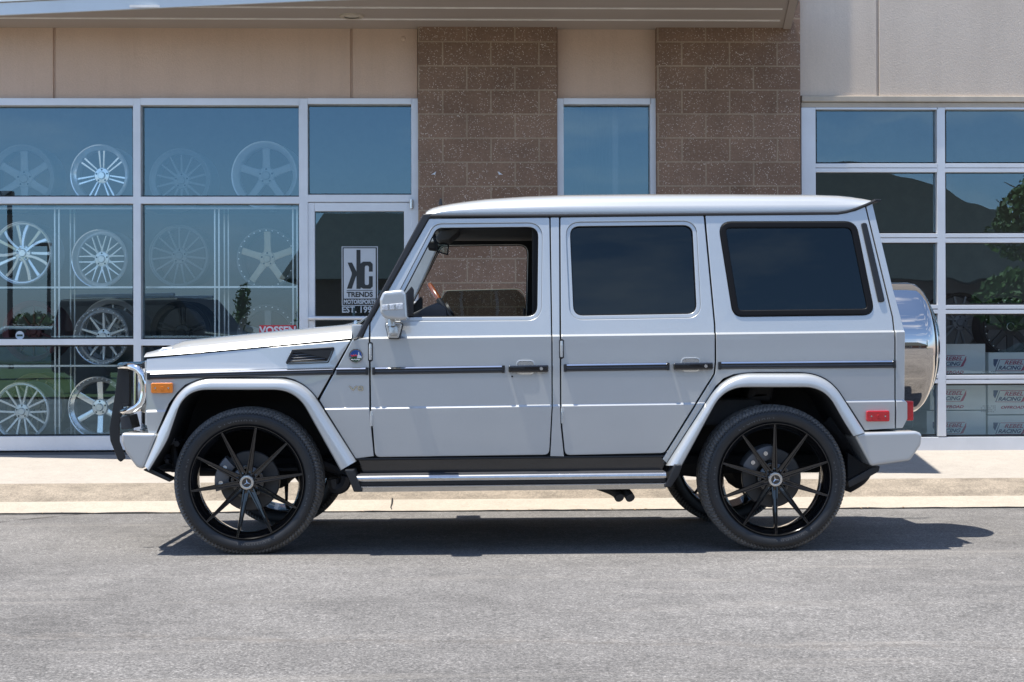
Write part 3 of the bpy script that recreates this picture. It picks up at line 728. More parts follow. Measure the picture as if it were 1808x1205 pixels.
# inner structure behind the wheels and under the floor
zb = P(900, 838, .5).z
bm = B()
box(bm, Xat(300, 700, .5), Xat(1520, 700, .5), .53, .56, zb+.02, 1.0); both('inner_arch', bm, M['dark'])
bm = B(); box(bm, Xat(640, 800, .3), Xat(1170, 800, .3), .12, 2*YC-.12, zb-.0, zb+.10, .01); obj('floor_pan', bm, M['dark'], car)
bm = B()
for y in (.50, 2*YC-.50): tube(bm, [(-.45, y, zb+.06), (3.45, y, zb+.06)], .06, 8)
for x in (0, 2.85): tube(bm, [(x, .25, .388), (x, 2*YC-.25, .375)], .045, 10); lathe(bm, [(-.14, 0), (-.11, .10), (0, .14), (.11, .10), (.14, 0)], (x, YC+(.2 if x == 0 else 0), .385), 16, 'y')
tube(bm, [(.25, .5, .40), (.75, .52, .46)], .05, 8); tube(bm, [(2.6, .5, .40), (2.0, .52, .46)], .05, 8); tube(bm, [(.16, .34, .36), (.16, 1.4, .36)], .018, 8)
obj('axle', bm, M['dark'], car)
bm = B(); box(bm, -.56, .35, .22, 2*YC-.22, .43, .45, .004); box(bm, -.40, 1.0, .58, 2*YC-.58, .46, .98, .02); obj('shadow_filler', bm, M['dark'], car)  # unseen tray and block added to fill the shadow under the nose
# front suspension bits seen ahead of the tyre
bm = B()
for px, py, r in ((288, 760, .02), (296, 793, .012), (301, 812, .012), (306, 775, .03), (314, 748, .025), (318, 782, .016)):
    c = P(px, py, .3); lathe(bm, [(-.1, 0), (-.1, r), (.1, r), (.1, 0)], (c.x, c.y, c.z), 10, 'y')
tube(bm, [P(300, 740, .3), P(312, 830, .3)], .02, 8); tube(bm, [P(280, 800, .25), P(318, 818, .35)], .025, 8)
obj('suspension', bm, M['dark_grey'], car)
bm = B(); c0 = C([(576, 788), (600, 788)]);
tube(bm, smooth_path([P(612, 842, .35), P(606, 858, .35), P(592, 862, .35), P(588, 846, .35)], 4), .035, 8); tube(bm, [P(560, 815, .4), P(640, 850, .4)], .03, 8); obj('suspension', bm, M['dark_grey'], car)

# ---- side rubbing strips: dark rubber with a bright top rib
def strip_part(px0, py0, px1, py1, h, cap0=True, cap1=True):
    a0 = C([(px0, py0), (px1, py1), (px1, py1+h), (px0, py0+h)])
    bm = B(); yb = YB; prof = [(0, .006), (0, -.006), (.05, -.009), (.20, -.014), (.30, -.012), (.34, -.007), (.40, -.007), (.44, -.012), (.62, -.013), (.66, -.008), (.72, -.008), (.76, -.013), (.92, -.011), (1, -.004), (1, .006)]
    rings = []
    for t in (0, 1):
        top = Vector(a0[0]).lerp(Vector(a0[1]), t); bot = Vector(a0[3]).lerp(Vector(a0[2]), t)
        rings.append([bm.verts.new((top.x+(bot.x-top.x)*q, yb+y, top.y+(bot.y-top.y)*q)) for q, y in prof])
    for k in range(len(prof)-1):
        f = bm.faces.new((rings[0][k], rings[1][k], rings[1][k+1], rings[0][k+1])); f.material_index = 1 if k in (1, 2) else 0
    bm.faces.new(rings[0][::-1]); bm.faces.new(rings[1])
    bmesh.ops.recalc_face_normals(bm, faces=bm.faces)
    me_caps = []
    b2 = B()
    for t, on in ((0, cap0), (1, cap1)):
        if not on: continue
        top = Vector(a0[0]).lerp(Vector(a0[1]), t); bot = Vector(a0[3]).lerp(Vector(a0[2]), t)
        x0, x1 = (top.x-.002, top.x+.014) if t == 0 else (top.x-.014, top.x+.002)
        box(b2, x0, x1, yb-.017, yb+.004, bot.y-.001, top.y+.001, .003)
    s_, sf = both('rubbing_strip', bm, [M['strip'], M['chrome']])
    if len(b2.verts):
        me = bpy.data.meshes.new('t'); b2.to_mesh(me); b3 = bmesh.new(); b3.from_mesh(me); bpy.data.meshes.remove(me)
        obj('end_cap', b2, M['black_trim'], s_); obj('end_cap', mirror_y(b3, YC), M['black_trim'], sf)
for a_ in ((261, 659, 588, 650.3, 11.5, True, False), (594, 650, 650, 649.3, 12.5, False, True), (658, 649.2, 890.5, 645.8, 12.6), (996, 643.6, 1181, 641, 12.8), (1268.5, 639.6, 1580, 636.8, 13)): strip_part(*a_)
# handles
def handle(px0, px1, py0, py1, parent, parent_far, rec):
    for far, par in ((0, parent), (1, parent_far)):
        mm = (lambda b: mirror_y(b, YC)) if far else (lambda b: b)
        r = rnd(C([(rec[0], rec[1]), (rec[2], rec[1]), (rec[2], rec[3]), (rec[0], rec[3])]), .03)
        obj('handle_recess', mm(plate(r, [offset(r, -.008)], YB-.006, .012, .003)), M['paint'], par)
        obj('recess_cup', mm(plate(offset(r, -.006), [], YB-.0015, .004, .001)), M['steel'], par)
        h = rnd(C([(px0, py0+1.5), (px1, py0), (px1, py1-.5), (px0, py1)]), .008)
        hb = obj('door_handle', mm(plate(h, [], YB-.045, .03, .008, 2)), M['black_gloss'], par)
        for q in (px0+7, px1-8):
            c = C([(q, (py0+py1)/2)])[0]; b = B(); box(b, c[0]-.018, c[0]+.018, YB-.02, YB+.003, c[1]-.014, c[1]+.014); obj('handle_mount', mm(b), M['black_trim'], par)
        k = C([(px1-13, (py0+py1)/2)])[0]; b = B(); lathe(b, [(0, 0), (0, .0085), (.004, .0105), (.02, .0105)], (k[0], YB-.049, k[1]), 16, 'y'); obj('key_lock', mm(b), M['steel'], par)
handle(897.5, 968, 644.5, 658, fd, fd_far, (911, 636, 944.5, 662.5)); handle(1187.5, 1257, 640, 653.5, rd, rd_far, (1202, 631.5, 1237, 657.5))
# hinges
for px, py0, py1, dr in ((654, 606, 637, 0), (656, 725, 754, 0), (991.5, 601, 632, 1), (993, 719, 749, 1)):
    a_, b_ = C([(px, py0), (px, py1)]); bm = B()
    lathe(bm, [(b_[1]+.006, 0), (b_[1]+.004, .007), (b_[1]+.03, .0085), (b_[1]+.031, .007), (b_[1]+.033, .0085), (a_[1]-.032, .0085), (a_[1]-.031, .007), (a_[1]-.03, .0085), (a_[1]-.004, .007), (a_[1]-.006, 0)], (a_[0], YB-.004, 0), 12, 'z')
    obj('hinge', bm, M['paint'], (fd, rd)[dr])
    bm = plate(rnd([(a_[0]-.013, b_[1]), (a_[0], b_[1]-.008), (a_[0]+.013, b_[1]), (a_[0]+.013, a_[1]), (a_[0], a_[1]+.008), (a_[0]-.013, a_[1])], .004), [], YB-.002, .012, .001); obj('hinge_seat', bm, M['black_trim'], (fd, rd)[dr])
bm = B(); c = C([(904.3, 665)])[0]; box(bm, c[0]-.004, c[0]+.004, YB-.003, YB+.002, c[1]-.004, c[1]+.004); obj('door_plug', bm, M['dark'], fd)

# ---- bonnet
hb_lo = [(256, 631), (318, 625.5), (450, 613.5), (620, 597.5)]
hb_side = [(254.5, 625.5), (318, 613.5), (450, 600), (620, 583.5)]
hb_top = [(262, 620), (284, 611.5), (315, 600), (450, 587), (620, 571.5)]
def ev(pl, x):
    for (x0, y0), (x1, y1) in zip(pl, pl[1:]):
        if x <= x1: return y0+(y1-y0)*(x-x0)/(x1-x0)
    return pl[-1][1]
bm = B(); rows = []
for px in (254.6, 258, 264, 274, 286, 300, 316, 335, 370, 420, 480, 540, 600, 620.5):
    x = Xat(px, 610, .1); z0 = Zat(px, ev(hb_lo, max(256, px)), .10); z1 = Zat(px, ev(hb_side, px), .11); zc = Zat(px, ev(hb_top, max(262, px)), .45)
    zc = max(zc, z1+.002)
    if px < 262: zc = z1+.004
    half = [(.090, z0), (.098, z0+.22*(z1-z0)), (.122, z0+.8*(z1-z0)), (.136, z1+.001), (.165, z1+.008), (.20, z1+.42*(zc-z1)+.006), (.25, z1+.8*(zc-z1)), (.31, zc-.003), (.46, zc), (.68, zc+.002), (YC, zc+.003)]
    r = [(y, z) for y, z in half]+[(2*YC-y, z) for y, z in half[-2::-1]]
    rows.append([bm.verts.new((x, y, z)) for y, z in r])
for r, s in zip(rows, rows[1:]):
    for k in range(len(r)-1): bm.faces.new((r[k], s[k], s[k+1], r[k+1]))
bm.faces.new(rows[0]); bm.faces.new(rows[-1])
bmesh.ops.recalc_face_normals(bm, faces=bm.faces)
obj('bonnet', bm, M['paint'], car, smooth=35)
bm = B(); a_ = P(612, 575, .8); b_ = P(632, 600, .8); box(bm, Xat(621, 590, .15), Xat(640, 590, .15), .12, 2*YC-.12, Zat(625, 604, .15), Zat(625, 573, .15), .01); obj('cowl', bm, M['paint'], car)
bm = B(); c = P(628, 570, .3); lathe(bm, [(-.02, .012), (.0, .012), (.012, .007), (.016, 0)], (c.x, c.y, c.z), 10, 'z'); tube(bm, [P(604, 576, .4), P(636, 569, .5), P(648, 560, .55)], .006, 6); obj('washer_jet', bm, M['steel'], car)
# vent grille on the fender
vo_ = rnd(C([(516, 617.2), (592, 612.5), (580, 641), (503, 643.5)]), .012); 
fv, fvf = both('fender_vent', plate(vo_, [offset(vo_, -.014)], YB-.010, .03, .004, 2), M['black_trim'])
bm = plate(offset(vo_, -.012), [], YB-.001, .003, 0)
obj('vent_back', bm, M['dark'], fv)
bm = B()
for k in range(4):
    q = C([(513-k*2.0, 622.5+k*4.6), (581-k*2.2, 619+k*4.6)]); 
    v = [bm.verts.new(p) for p in ((q[0][0], YB-.009, q[0][1]-.004), (q[1][0], YB-.009, q[1][1]-.004), (q[1][0], YB-.002, q[1][1]+.004), (q[0][0], YB-.002, q[0][1]+.004))]; bm.faces.new(v)
obj('vent_slat', bm, M['caliper'], fv, smooth=0)
# round enamel badge and V8 letters
c = C([(628.6, 628.6)])[0]; R_ = Vector(C([(615.6, 628.6)])[0]) - Vector(c); rb = R_.length
bm = B(); lathe(bm, [(0, 0), (0, rb*.86), (-.003, rb*.9), (-.003, rb*.97), (.003, rb)], (c[0], YB-.006, c[1]), 40, 'y'); bd = obj('round_badge', bm, M['chrome'], car)
blue = simple('enamel_blue', (.03, .10, .36), .2, var=.3); grn = simple('enamel_green', (.02, .09, .03), .25, var=.3); rede = simple('enamel_red', (.5, .03, .03), .3)
def disc_part(fn, mat, nm, y, n=36):
    bm = B(); vs = [bm.verts.new((c[0]+rb*a_, y, c[1]+rb*b_)) for a_, b_ in fn]; bm.faces.new(vs); return obj(nm, bm, mat, bd, smooth=0)
arc = lambda r, a0, a1, n=20: [(r*cos(a0+(a1-a0)*k/n), r*sin(a0+(a1-a0)*k/n)) for k in range(n+1)]
disc_part(arc(.80, radians(-10), radians(190)), blue, 'enamel_sky', YB-.0072); disc_part(arc(.80, radians(200), radians(340))+[(.3, -.05), (-.3, -.12)], grn, 'enamel_field', YB-.0075)
disc_part([(.12, -.35), (.2, .1), (.3, .12), (.34, .5), (.42, .55), (.48, .1), (.72, -.05), (.78, -.3)], M['white'], 'enamel_tower', YB-.0085)
bm = B(); pts = [(c[0]+rb*(-.68+.095*k), YB-.009, c[1]+rb*(.12*sin(k*2.1)-.02+.01*k)) for k in range(10)]; tube(bm, smooth_path(pts, 4), rb*.055, 6); obj('enamel_script', bm, rede, bd)
bm = B(); pts = [(c[0]+rb*(-.6+.11*k), YB-.009, c[1]+rb*(-.52+.05*sin(k*2))) for k in range(11)]; tube(bm, smooth_path(pts, 3), rb*.05, 6); obj('enamel_script', bm, M['white'], bd)
a_ = P(629, 686, YB); b8 = text('V8', .062, facing(0, 0, 0), .006, sx=1.25)
xs = [v.co.x for v in b8.verts]; zz = [v.co.z for v in b8.verts]; fx = (Xat(641.5, 686, YB)-Xat(615.6, 686, YB))/(max(xs)-min(xs)); fz = (Zat(629, 681.3, YB)-Zat(629, 690.3, YB))/(max(zz)-min(zz)); mx, mz = (max(xs)+min(xs))/2, (max(zz)+min(zz))/2
for v in b8.verts: v.co.x = a_.x+(v.co.x-mx)*fx; v.co.z = a_.z+(v.co.z-mz)*fz; v.co.y += YB-.003
obj('badge_letters', b8, simple('gilt_chrome', (.68, .65, .52), .15, 1), car)

# ---- roof
XS = [751.5, 756, 764, 780, 800, 830, 860, 930, 1000, 1150, 1300, 1450, 1490, 1512, 1530, 1541]
TOP = [377, 372.5, 368.5, 364.3, 360.5, 356, 352.5, 347.5, 344.8, 343.2, 343.2, 344.8, 346.5, 349, 352.5, 356]
BAND = [378.3, 376.8, 374.8, 372, 370, 368.4, 367.3, 365.8, 364.8, 363.8, 363, 362.2, 361.8, 361, 359.5, 358]
BOT = [380, 380, 380, 379.9, 379.8, 379.7, 379.6, 379.3, 379, 378.3, 377.4, 376.5, 376, 371.5, 364.5, 358.8]
bm = B(); rows = []
for px, t, b, d in zip(XS, TOP, BAND, BOT):
    x = Xat(px, 370, YROOF); z0 = Zat(px, d, YROOF); z1 = Zat(px, b, YROOF); zc = Zat(px, t, YROOF+.22); zc = max(zc, z1+.004); h = zc-z1
    half = [(YROOF, z0), (YROOF-.002, z0+.5*(z1-z0)), (YROOF+.002, z1-.004), (YROOF+.010, z1+.003), (YROOF+.019, z1+.25*h), (YROOF+.036, z1+.48*h), (YROOF+.065, z1+.70*h), (YROOF+.115, z1+.87*h), (YROOF+.20, z1+.97*h), (YROOF+.4, zc+.006), (YC, zc+.012)]
    r = half+[(2*YC-y, z) for y, z in half[-2::-1]]
    rows.append([bm.verts.new((x, y, z)) for y, z in r])
for r, s in zip(rows, rows[1:]):
    for k in range(len(r)-1): bm.faces.new((r[k], s[k], s[k+1], r[k+1]))
bm.faces.new(rows[0]); bm.faces.new(rows[-1]); bmesh.ops.recalc_face_normals(bm, faces=bm.faces)
obj('roof', bm, M['paint'], car, smooth=40)
g = [(752, 382.4), (800, 382.2), (980, 381.3), (1240, 379.2), (1440, 377.6), (1478, 377.2), (1494, 374.6), (1511, 369.5), (1530, 362), (1545, 355.2)]
bm = B(); tube(bm, [(p.x, YROOF-.006, p.z) for p in [P(a, b, YROOF) for a, b in g]], .0085, 8); both('roof_gutter', bm, M['black_trim'])
bm = B(); box(bm, Xat(1532, 357, .3), Xat(1546, 357, .3), YROOF+.01, 2*YC-YROOF-.01, Zat(1540, 360, .3), Zat(1540, 355.5, .3), .004); obj('roof_lip', bm, M['black_trim'], car)
bm = B(); c = P(778, 362, .8); lathe(bm, [(0, .012), (.02, .009), (.035, .006), (.04, 0)], (c.x, c.y, c.z), 8, 'z'); obj('antenna_stub', bm, M['black_trim'], car)
# windscreen with black pillar trim
tr = C([(622.8, 600.5), (627, 598.2), (747, 378.2), (760, 377.4), (762, 384.5), (757.3, 386.5), (690, 503), (653, 570), (639.5, 596.5)])
both('windscreen_trim', side(rnd(tr, .006), dy=-.010, thick=.05, bev=.008), M['black_trim'])
pa, pb = P(644, 590, .14), P(753, 383, YROOF+.02)
bm = B(); v = [bm.verts.new(q) for q in ((pa.x, .13, pa.z), (pa.x, 2*YC-.13, pa.z), (pb.x, 2*YC-YROOF-.03, pb.z), (pb.x, YROOF+.03, pb.z))]; bm.faces.new(v); obj('windscreen', bm, M['clear_glass'], car, smooth=0)
# rear door and tail
xr = Xat(1600, 600, .5); xt = Xat(1545, 360, .5)
bm = B(); z0, z1, z2 = Zat(1590, 757, YB), L1(xr), Zat(1540, 358, .2); xb0 = Xat(1597.3, 700, YB)-.012; xt0 = Xat(1541, 360, YROOF)-.012
rows = []
for x, z, w in ((xb0+.004, z0, .10), (xb0+.004, z1, .10), (xt0, z2, YROOF+.02)):
    rows.append([bm.verts.new((x, w, z)), bm.verts.new((x, 2*YC-w, z))])
for r, s in zip(rows, rows[1:]): bm.faces.new((r[0], s[0], s[1], r[1]))
obj('tailgate', bm, M['paint'], car, smooth=0)
k_ = (xb0-xt0)/(z2-z1)
bm = B(); zz0, zz1 = z1+.08, z2-.12; q = [bm.verts.new((xb0+.006-k_*(z-z1), y, z)) for y, z in ((.32, zz0), (2*YC-.32, zz0), (2*YC-.36, zz1), (.36, zz1))]; bm.faces.new(q); obj('rear_glass', bm, M['car_glass'], car, smooth=0)
# tail lamps, marker lamps
tl = C([(1603.3, 708.5), (1615.5, 709.5), (1615, 743.5), (1603.5, 743.5)]); bm = B(); box(bm, tl[0][0]-.004, tl[1][0], .085, .20, tl[2][1], tl[0][1], .006); both('tail_lamp', bm, M['red'])
def marker(px0, py0, px1, py1, mat, nm):
    o_ = rnd(C([(px0, py0), (px1, py0-.4), (px1, py1-.4), (px0, py1)]), .010); a_, b_ = both(nm, plate(o_, [], YB-.024, .022, .004, 2), M[mat])
    for t in (.2, .8):
        c = C([(px0+(px1-px0)*t, (py0+py1)/2)])[0]; bm = B(); lathe(bm, [(0, 0), (0, .0045), (.003, .0045)], (c[0], YB-.026, c[1]), 10, 'y'); obj('screw', bm, M['steel'], a_)
    c = C([((px0+px1)/2, (py0+py1)/2)])[0]; bm = B(); lathe(bm, [(-.001, .002), (-.001, .009), (.001, .010)], (c[0], YB-.026, c[1]), 16, 'y'); obj('lens_ring', bm, M[mat], a_)
marker(268, 676.3, 306.5, 694.6, 'orange', 'side_marker'); marker(1529, 725.6, 1569.3, 744.6, 'red', 'side_marker')
# spare wheel under a polished steel cover
YS = .93; cx0 = xb0+.02
sc = lambda px, py: (Xat(px, 614, .6), P(px, py, YS).z)
zc = P(1600, 614.5, YS).z; ks = (YS+CAMD)/FPX
prof = [(cx0, .10), (cx0, 113*ks), (cx0+.02, 115.5*ks)]+[(Xat(px, 614, YS-.2), r*ks) for px, r in ((1600, 116), (1618, 116), (1627, 114), (1634, 108.5), (1641, 99), (1648, 84), (1654, 66), (1659, 44), (1662, 22), (1663.2, 0))]
bm = B(); lathe(bm, prof, (0, YS, zc), 72, 'x'); sp = obj('spare_wheel_cover', bm, M['stainless'], car, smooth=50)
bm = B(); 
lathe(bm, [(Xat(1656, 614, YS-.2)-.004, 75*ks), (Xat(1648, 614, YS-.2)+.001, 86*ks), (Xat(1646, 614, YS-.2)+.004, 88*ks), (Xat(1645, 614, YS-.2), 90*ks)], (0, YS, zc), 72, 'x'); obj('cover_rim', bm, M['chrome'], sp)
# ---- bumpers
def bumper(outline_near, mat, nm, sag=.10, ynear=0.0, bev=.016):
    o_ = outline_near; b = plate(o_, [], ynear, 2*(YC-ynear), bev, 4)
    return obj(nm, b, M[mat], car, smooth=40)
rb_ = rnd(L([(1508, 768.5), (1524, 764), (1618, 761.5), (1628.5, 766), (1627, 786), (1607, 814.5), (1538, 824)], .0), [.025, .03, .04, .03, .06, .03, .025]); bumper(rb_, 'paint', 'rear_bumper')
fb_ = rnd(L([(213, 764.5), (278, 765.3), (252.5, 829), (241, 826), (222, 800), (214.5, 780)], .0), [.02, .02, .025, .035, .04, .03]); bumper(fb_, 'paint', 'front_bumper')
bm = plate(rnd(L([(1499, 862), (1497, 850), (1540, 826), (1554, 823), (1552, 833), (1522, 850)], .06), .006), [], .06, .05, .004); both('rear_bracket', bm, M['black_trim']); bm = plate(L([(1496, 852), (1497, 800), (1534, 824), (1538, 828)], .16), [], .16, .05, .004); both('rear_shield', bm, M['dark'])
bm = plate(rnd(L([(251, 830), (262, 826), (301, 846), (300, 852)], .05), .006), [], .05, .12, .004); both('lower_shield', bm, M['black_trim'])
bm = B(); tube(bm, smooth_path([P(1470, 740, .35), P(1500, 770, .3), P(1520, 800, .3), P(1510, 830, .3), P(1490, 845, .35)], 5), .09, 12); obj('silencer', bm, M['dark'], car)
bm = B(); box(bm, Xat(255, 700, .1), Xat(262, 700, .1), .10, 2*YC-.10, Zat(255, 752, .1), Zat(255, 636, .1), .01); obj('front_panel', bm, M['paint'], car)
bm = B(); box(bm, Xat(238, 700, .3)+.01, Xat(256, 700, .3), .42, 2*YC-.42, Zat(240, 752, .3), Zat(250, 640, .3), .012); obj('grille', bm, M['black_trim'], car)
# lamp pods and fender-top indicators
for far in (0, 1):
    mm = (lambda b: mirror_y(b, YC)) if far else (lambda b: b)
    bm = B(); c = P(246, 690, .24); lathe(bm, [(Xat(235, 690, .1), 0), (Xat(236, 690, .1), .09), (Xat(240, 690, .1), .12), (Xat(257, 690, .1), .135)], (0, .27, c.z), 28, 'x'); hl = obj('headlight', mm(bm), M['paint'], car)
    bm = B(); lathe(bm, [(Xat(233.5, 690, .1), 0), (Xat(234.8, 690, .1), .06), (Xat(235.5, 690, .1), .088)], (0, .27, c.z), 28, 'x'); obj('headlight_lens', mm(bm), M['lens'], hl)
    o_ = L([(268.5, 629), (287, 614.2), (305.5, 613), (310.6, 626.5)], .15); ts = obj('turn_signal', mm(plate(rnd(o_, .01), [], .135, .10, .012, 2)), M['lens'], car)
    bm = plate(rnd(L([(267, 631.5), (268, 628.6), (311, 626), (314, 628.5)], .14), .002), [], .13, .11, .002); obj('signal_base', mm(bm), M['black_trim'], ts)
# ---- grille guard
gp = rnd(L([(203, 690), (207, 654), (210, 641), (219, 640), (222, 650), (219, 690), (215.6, 721), (210.3, 751), (210.3, 780), (221, 809), (212, 817), (207, 812.5), (193.5, 778), (192, 758)], .35), .012)
pl_ = plate(gp, [], .36, .014, .004); gg, ggf = both('guard_upright', pl_, M['black_trim'])
tp = [P(213, 646.5, .36), P(222, 646.2, .22), P(234, 648, .12), P(246, 655, .09), P(252.5, 670, .085), P(254.5, 690, .085), P(252, 706, .085), P(245, 717, .09), P(232, 725, .12), P(220, 727, .22), P(213, 727, .36)]
bm = B(); tube(bm, smooth_path(tp, 6), .0195, 14); both('guard_loop', bm, M['chrome'])
bm = B()
for px, py, y in ((222, 655, .33), (224, 660, .33), (222, 715, .33)): box(bm, P(px-6, py, y).x, P(px+4, py, y).x, y, y+.05, P(px, py+2, y).z, P(px, py-2, y).z)
box(bm, P(216, 700, .34).x, P(228, 700, .34).x, .34, .4, P(216, 718, .34).z, P(216, 648, .34).z); both('guard_mount', bm, M['black_trim'])
bm = plate(rnd(L([(212, 737), (228, 733), (234, 757), (214, 759)], .2), .006), [], .2, .2, .004); both('guard_bracket', bm, M['dark_grey'])
bm = B(); q = P(214, 646, .36); q2 = P(213, 727, .36)
for p in (q, q2): tube(bm, [(p.x, .38, p.z), (p.x, 2*YC-.38, p.z)], .019, 12)
for i in range(1, 6): tube(bm, [(q.x, .38+i*(2*YC-.76)/6, q.z), (q2.x, .38+i*(2*YC-.76)/6, q2.z)], .01, 8)
obj('guard_crossbar', bm, M['chrome'], car)
# ---- sill, running board, exhaust
bm = plate(L([(632, 812), (1183, 806), (1170, 832), (640, 836)], .09), [], .10, .03, .006); both('sill', bm, M['black_gloss'])
bm = plate(L([(630, 809.8), (1180, 804.4), (1180, 808), (630, 813.4)], YB), [], YB+.002, .03, .003); both('sill_rail', bm, M['black_trim'])
def barpart(py, r, mat, nm, y=-.06):
    a_ = P(626, py+4, y); b_ = P(1182, py-1, y); bm = B(); tube(bm, [(a_.x, y, a_.z), (b_.x, y, b_.z)], r, 14); return both(nm, bm, M[mat])
st_ = L([(624, 842), (1182, 836), (1176, 861), (632, 868.5)], -.06)
a_, b_ = xz(630, 840, -.06), xz(1176, 834, -.06)
bm = B(); prof = [(.0, .11), (.0, -.045), (-.006, -.058), (-.018, -.064), (-.030, -.061), (-.036, -.052), (-.038, -.046), (-.055, -.046), (-.057, -.052), (-.063, -.058), (-.070, -.056), (-.074, -.050), (-.090, -.044), (-.092, .11)]
rows = []
for (x, z) in (a_, b_): rows.append([bm.verts.new((x, y, z+dz)) for dz, y in prof])
for k in range(len(prof)-1):
    f = bm.faces.new((rows[0][k], rows[1][k], rows[1][k+1], rows[0][k+1])); f.material_index = 0 if k in (0, 12) else (2 if k in (5, 6, 7) else 1)
bm.faces.new(rows[0]); bm.faces.new(rows[1]); bmesh.ops.recalc_face_normals(bm, faces=bm.faces)
both('running_board', bm, [M['dark_grey'], M['steel'], M['black_trim']], smooth=50)
for pl in ([(608, 830), (625, 829.5), (630, 842), (641, 868.5), (625, 868.8), (616, 846)], [(1192, 821), (1205, 820.5), (1199, 838), (1184, 861), (1172, 860.5), (1183, 838)]):
    both('board_end', plate(rnd(L(pl, -.06), .006), [], -.072, .16, .006), M['black_trim'])
for k, px in enumerate((1075, 1094)):
    bm = B(); q = [P(px-18, 858, .2+.1*0), P(px, 864, .16), P(px+13, 871, .10), P(px+19, 880, .06)]; tube(bm, smooth_path(q, 4), [.026]*13, 12); obj('exhaust_pipe', bm, M['dark_grey'], car)

# ---- door mirror
for far in (0, 1):
    mm = (lambda b: mirror_y(b, YC)) if far else (lambda b: b)
    ym = -.10
    o_ = rnd(L([(678, 516), (712, 512.5), (718, 520), (721, 565), (708, 566.5), (680, 563), (673, 553), (672, 530)], ym), [.03, .03, .02, .025, .035, .03, .02, .03])
    b = plate(o_, [], ym-.09, .19, .016, 4)
    dm = obj('door_mirror', mm(b), M['paint'], car, smooth=45)
    obj('mirror_glass', mm(plate(offset(o_, -.02), [], ym-.07, .15, .01)), M['dark_grey'], dm) if 0 else None
    w = rnd(L([(673.5, 538.5), (711.5, 535), (711.5, 546.5), (673.8, 548.5)], ym-.1), .005)
    ind = obj('mirror_indicator', mm(plate(w, [], ym-.094, .02, .004)), M['lens'], dm)
    b = B()
    for t in (.33, .63): 
        q = L([(673.5+38*t, 537+1), (673.5+38*t, 547)], ym-.1); box(b, q[0][0]-.004, q[0][0]+.004, ym-.0955, ym-.08, q[1][1], q[0][1])
    obj('lens_divider', mm(b), M['steel'], ind)
    b = B(); c = L([(692, 564), (692, 576)], .0); lathe(b, [(c[1][1], .022), (c[0][1], .019)], (c[0][0], ym+.05, 0), 14, 'z'); obj('mirror_neck', mm(b), M['paint'], dm)
    fo_ = rnd(L([(679.5, 570), (710.5, 571), (703.5, 597.5), (686, 597)], .0), .012)
    obj('mirror_foot', mm(plate(fo_, [], .0, .09, .012, 3)), M['paint'], dm)
    fs = offset(fo_, .005); obj('foot_gasket', mm(plate(fs, [], .045, .045, .002)), M['black_trim'], dm)
    b = B(); c = L([(695, 576), (695, 592)], .0); lathe(b, [(c[1][1]-.0, .018), (c[1][1]+.01, .026), (c[0][1]-.008, .026), (c[0][1], .022)], (c[0][0], -.012, 0), 14, 'z'); obj('mirror_pivot', mm(b), M['paint'], dm)
    tri = C([(705, 532), (727, 506), (731, 512), (730, 557), (704, 559)])
    obj('mirror_triangle', mm(plate(rnd(tri, .004), [], YB+.022, .03, .004)), M['black_trim'], (fd, fd_far)[far])

# ---- inside the cabin
yi = 2*YC
# far window glass lowered half way, pale top edge
gl = rnd([xz(a, b, yi-.12) for a, b in ((772, 575), (781, 525), (788, 514), (912, 511), (927, 525), (930, 575))], [0, .05, .05, .06, .06, 0])
obj('lowered_glass', plate(gl, [], yi-.125, .006, .001), M['side_glass'], fd_far)
ed = [P(a, b, yi-.12) for a, b in ((779, 528), (783, 518), (790, 514), (850, 512.3), (910, 511.2), (920, 514), (927, 524))]
bm = B(); tube(bm, smooth_path([(p.x, yi-.122, p.z) for p in ed], 4), .0025, 6); obj('glass_edge', bm, simple('ground_glass_edge', (.25, .27, .22), .3), fd_far)
# lock pin
bm = B(); p = P(925.5, 548, yi-.13); tube(bm, [(p.x, yi-.14, p.z-.06), (p.x, yi-.14, p.z+.012)], .006, 8); obj('lock_pin', bm, M['black_trim'], fd_far)
# headlining, far roof rail with grab handle
zr = Zat(860, 424, yi-.2); zt_ = Zat(860, 384, YROOF)-.01
bm = B(); box(bm, Xat(775, 400, 1.0), Xat(1500, 400, .8), YROOF+.06, yi-YROOF-.06, zt_-.02, zt_+.01); obj('headlining', bm, M['interior'], car)
bm = plate(L([(790, 385), (1500, 385), (1500, 424), (813, 424.5)], yi-.22), [], yi-.225, .03, .004); obj('roof_side_bar', bm, M['interior'], car)
bm = B(); box(bm, Xat(810, 424, yi-.23), Xat(1300, 424, yi-.23), yi-.232, yi-.20, zr-.004, zr+.002); obj('rail_edge', bm, simple('rail_piping', (.16, .155, .15), .6), car)
ghp = [P(a, b, yi-.27+d) for a, b, d in ((822, 412, .045), (826, 416, .01), (838, 419.5, 0), (865, 421.5, 0), (890, 419, 0), (900, 415, .01), (903, 411, .045))]
bm = B(); tube(bm, smooth_path(ghp, 5), .012, 10); obj('grab_handle', bm, simple('handle_plastic', (.17, .17, .17), .5), car)
# B pillar inner lining
for y0, y1 in ((.215, .26), (yi-.26, yi-.215)):
    bm = B(); box(bm, Xat(940, 500, y0), Xat(1004, 500, y0), y0, y1, .75, zt_-.02, .01); obj('pillar_lining', bm, M['dark'], car)
# A pillars: grey lining sloping with the windscreen
for far in (0, 1):
    ya = yi-.21 if far else .16
    if not far: continue
    if far:
        q = [xz(a, b, ya) for a, b in ((760, 402), (790, 402), (712, 572), (672, 572))]
    else:
        q = [xz(a, b, ya) for a, b in ((757, 400), (772, 400), (700, 560), (676, 560))]
    obj('pillar_lining', plate(q, [], ya, .05, .012), M['pillar_trim'], car)
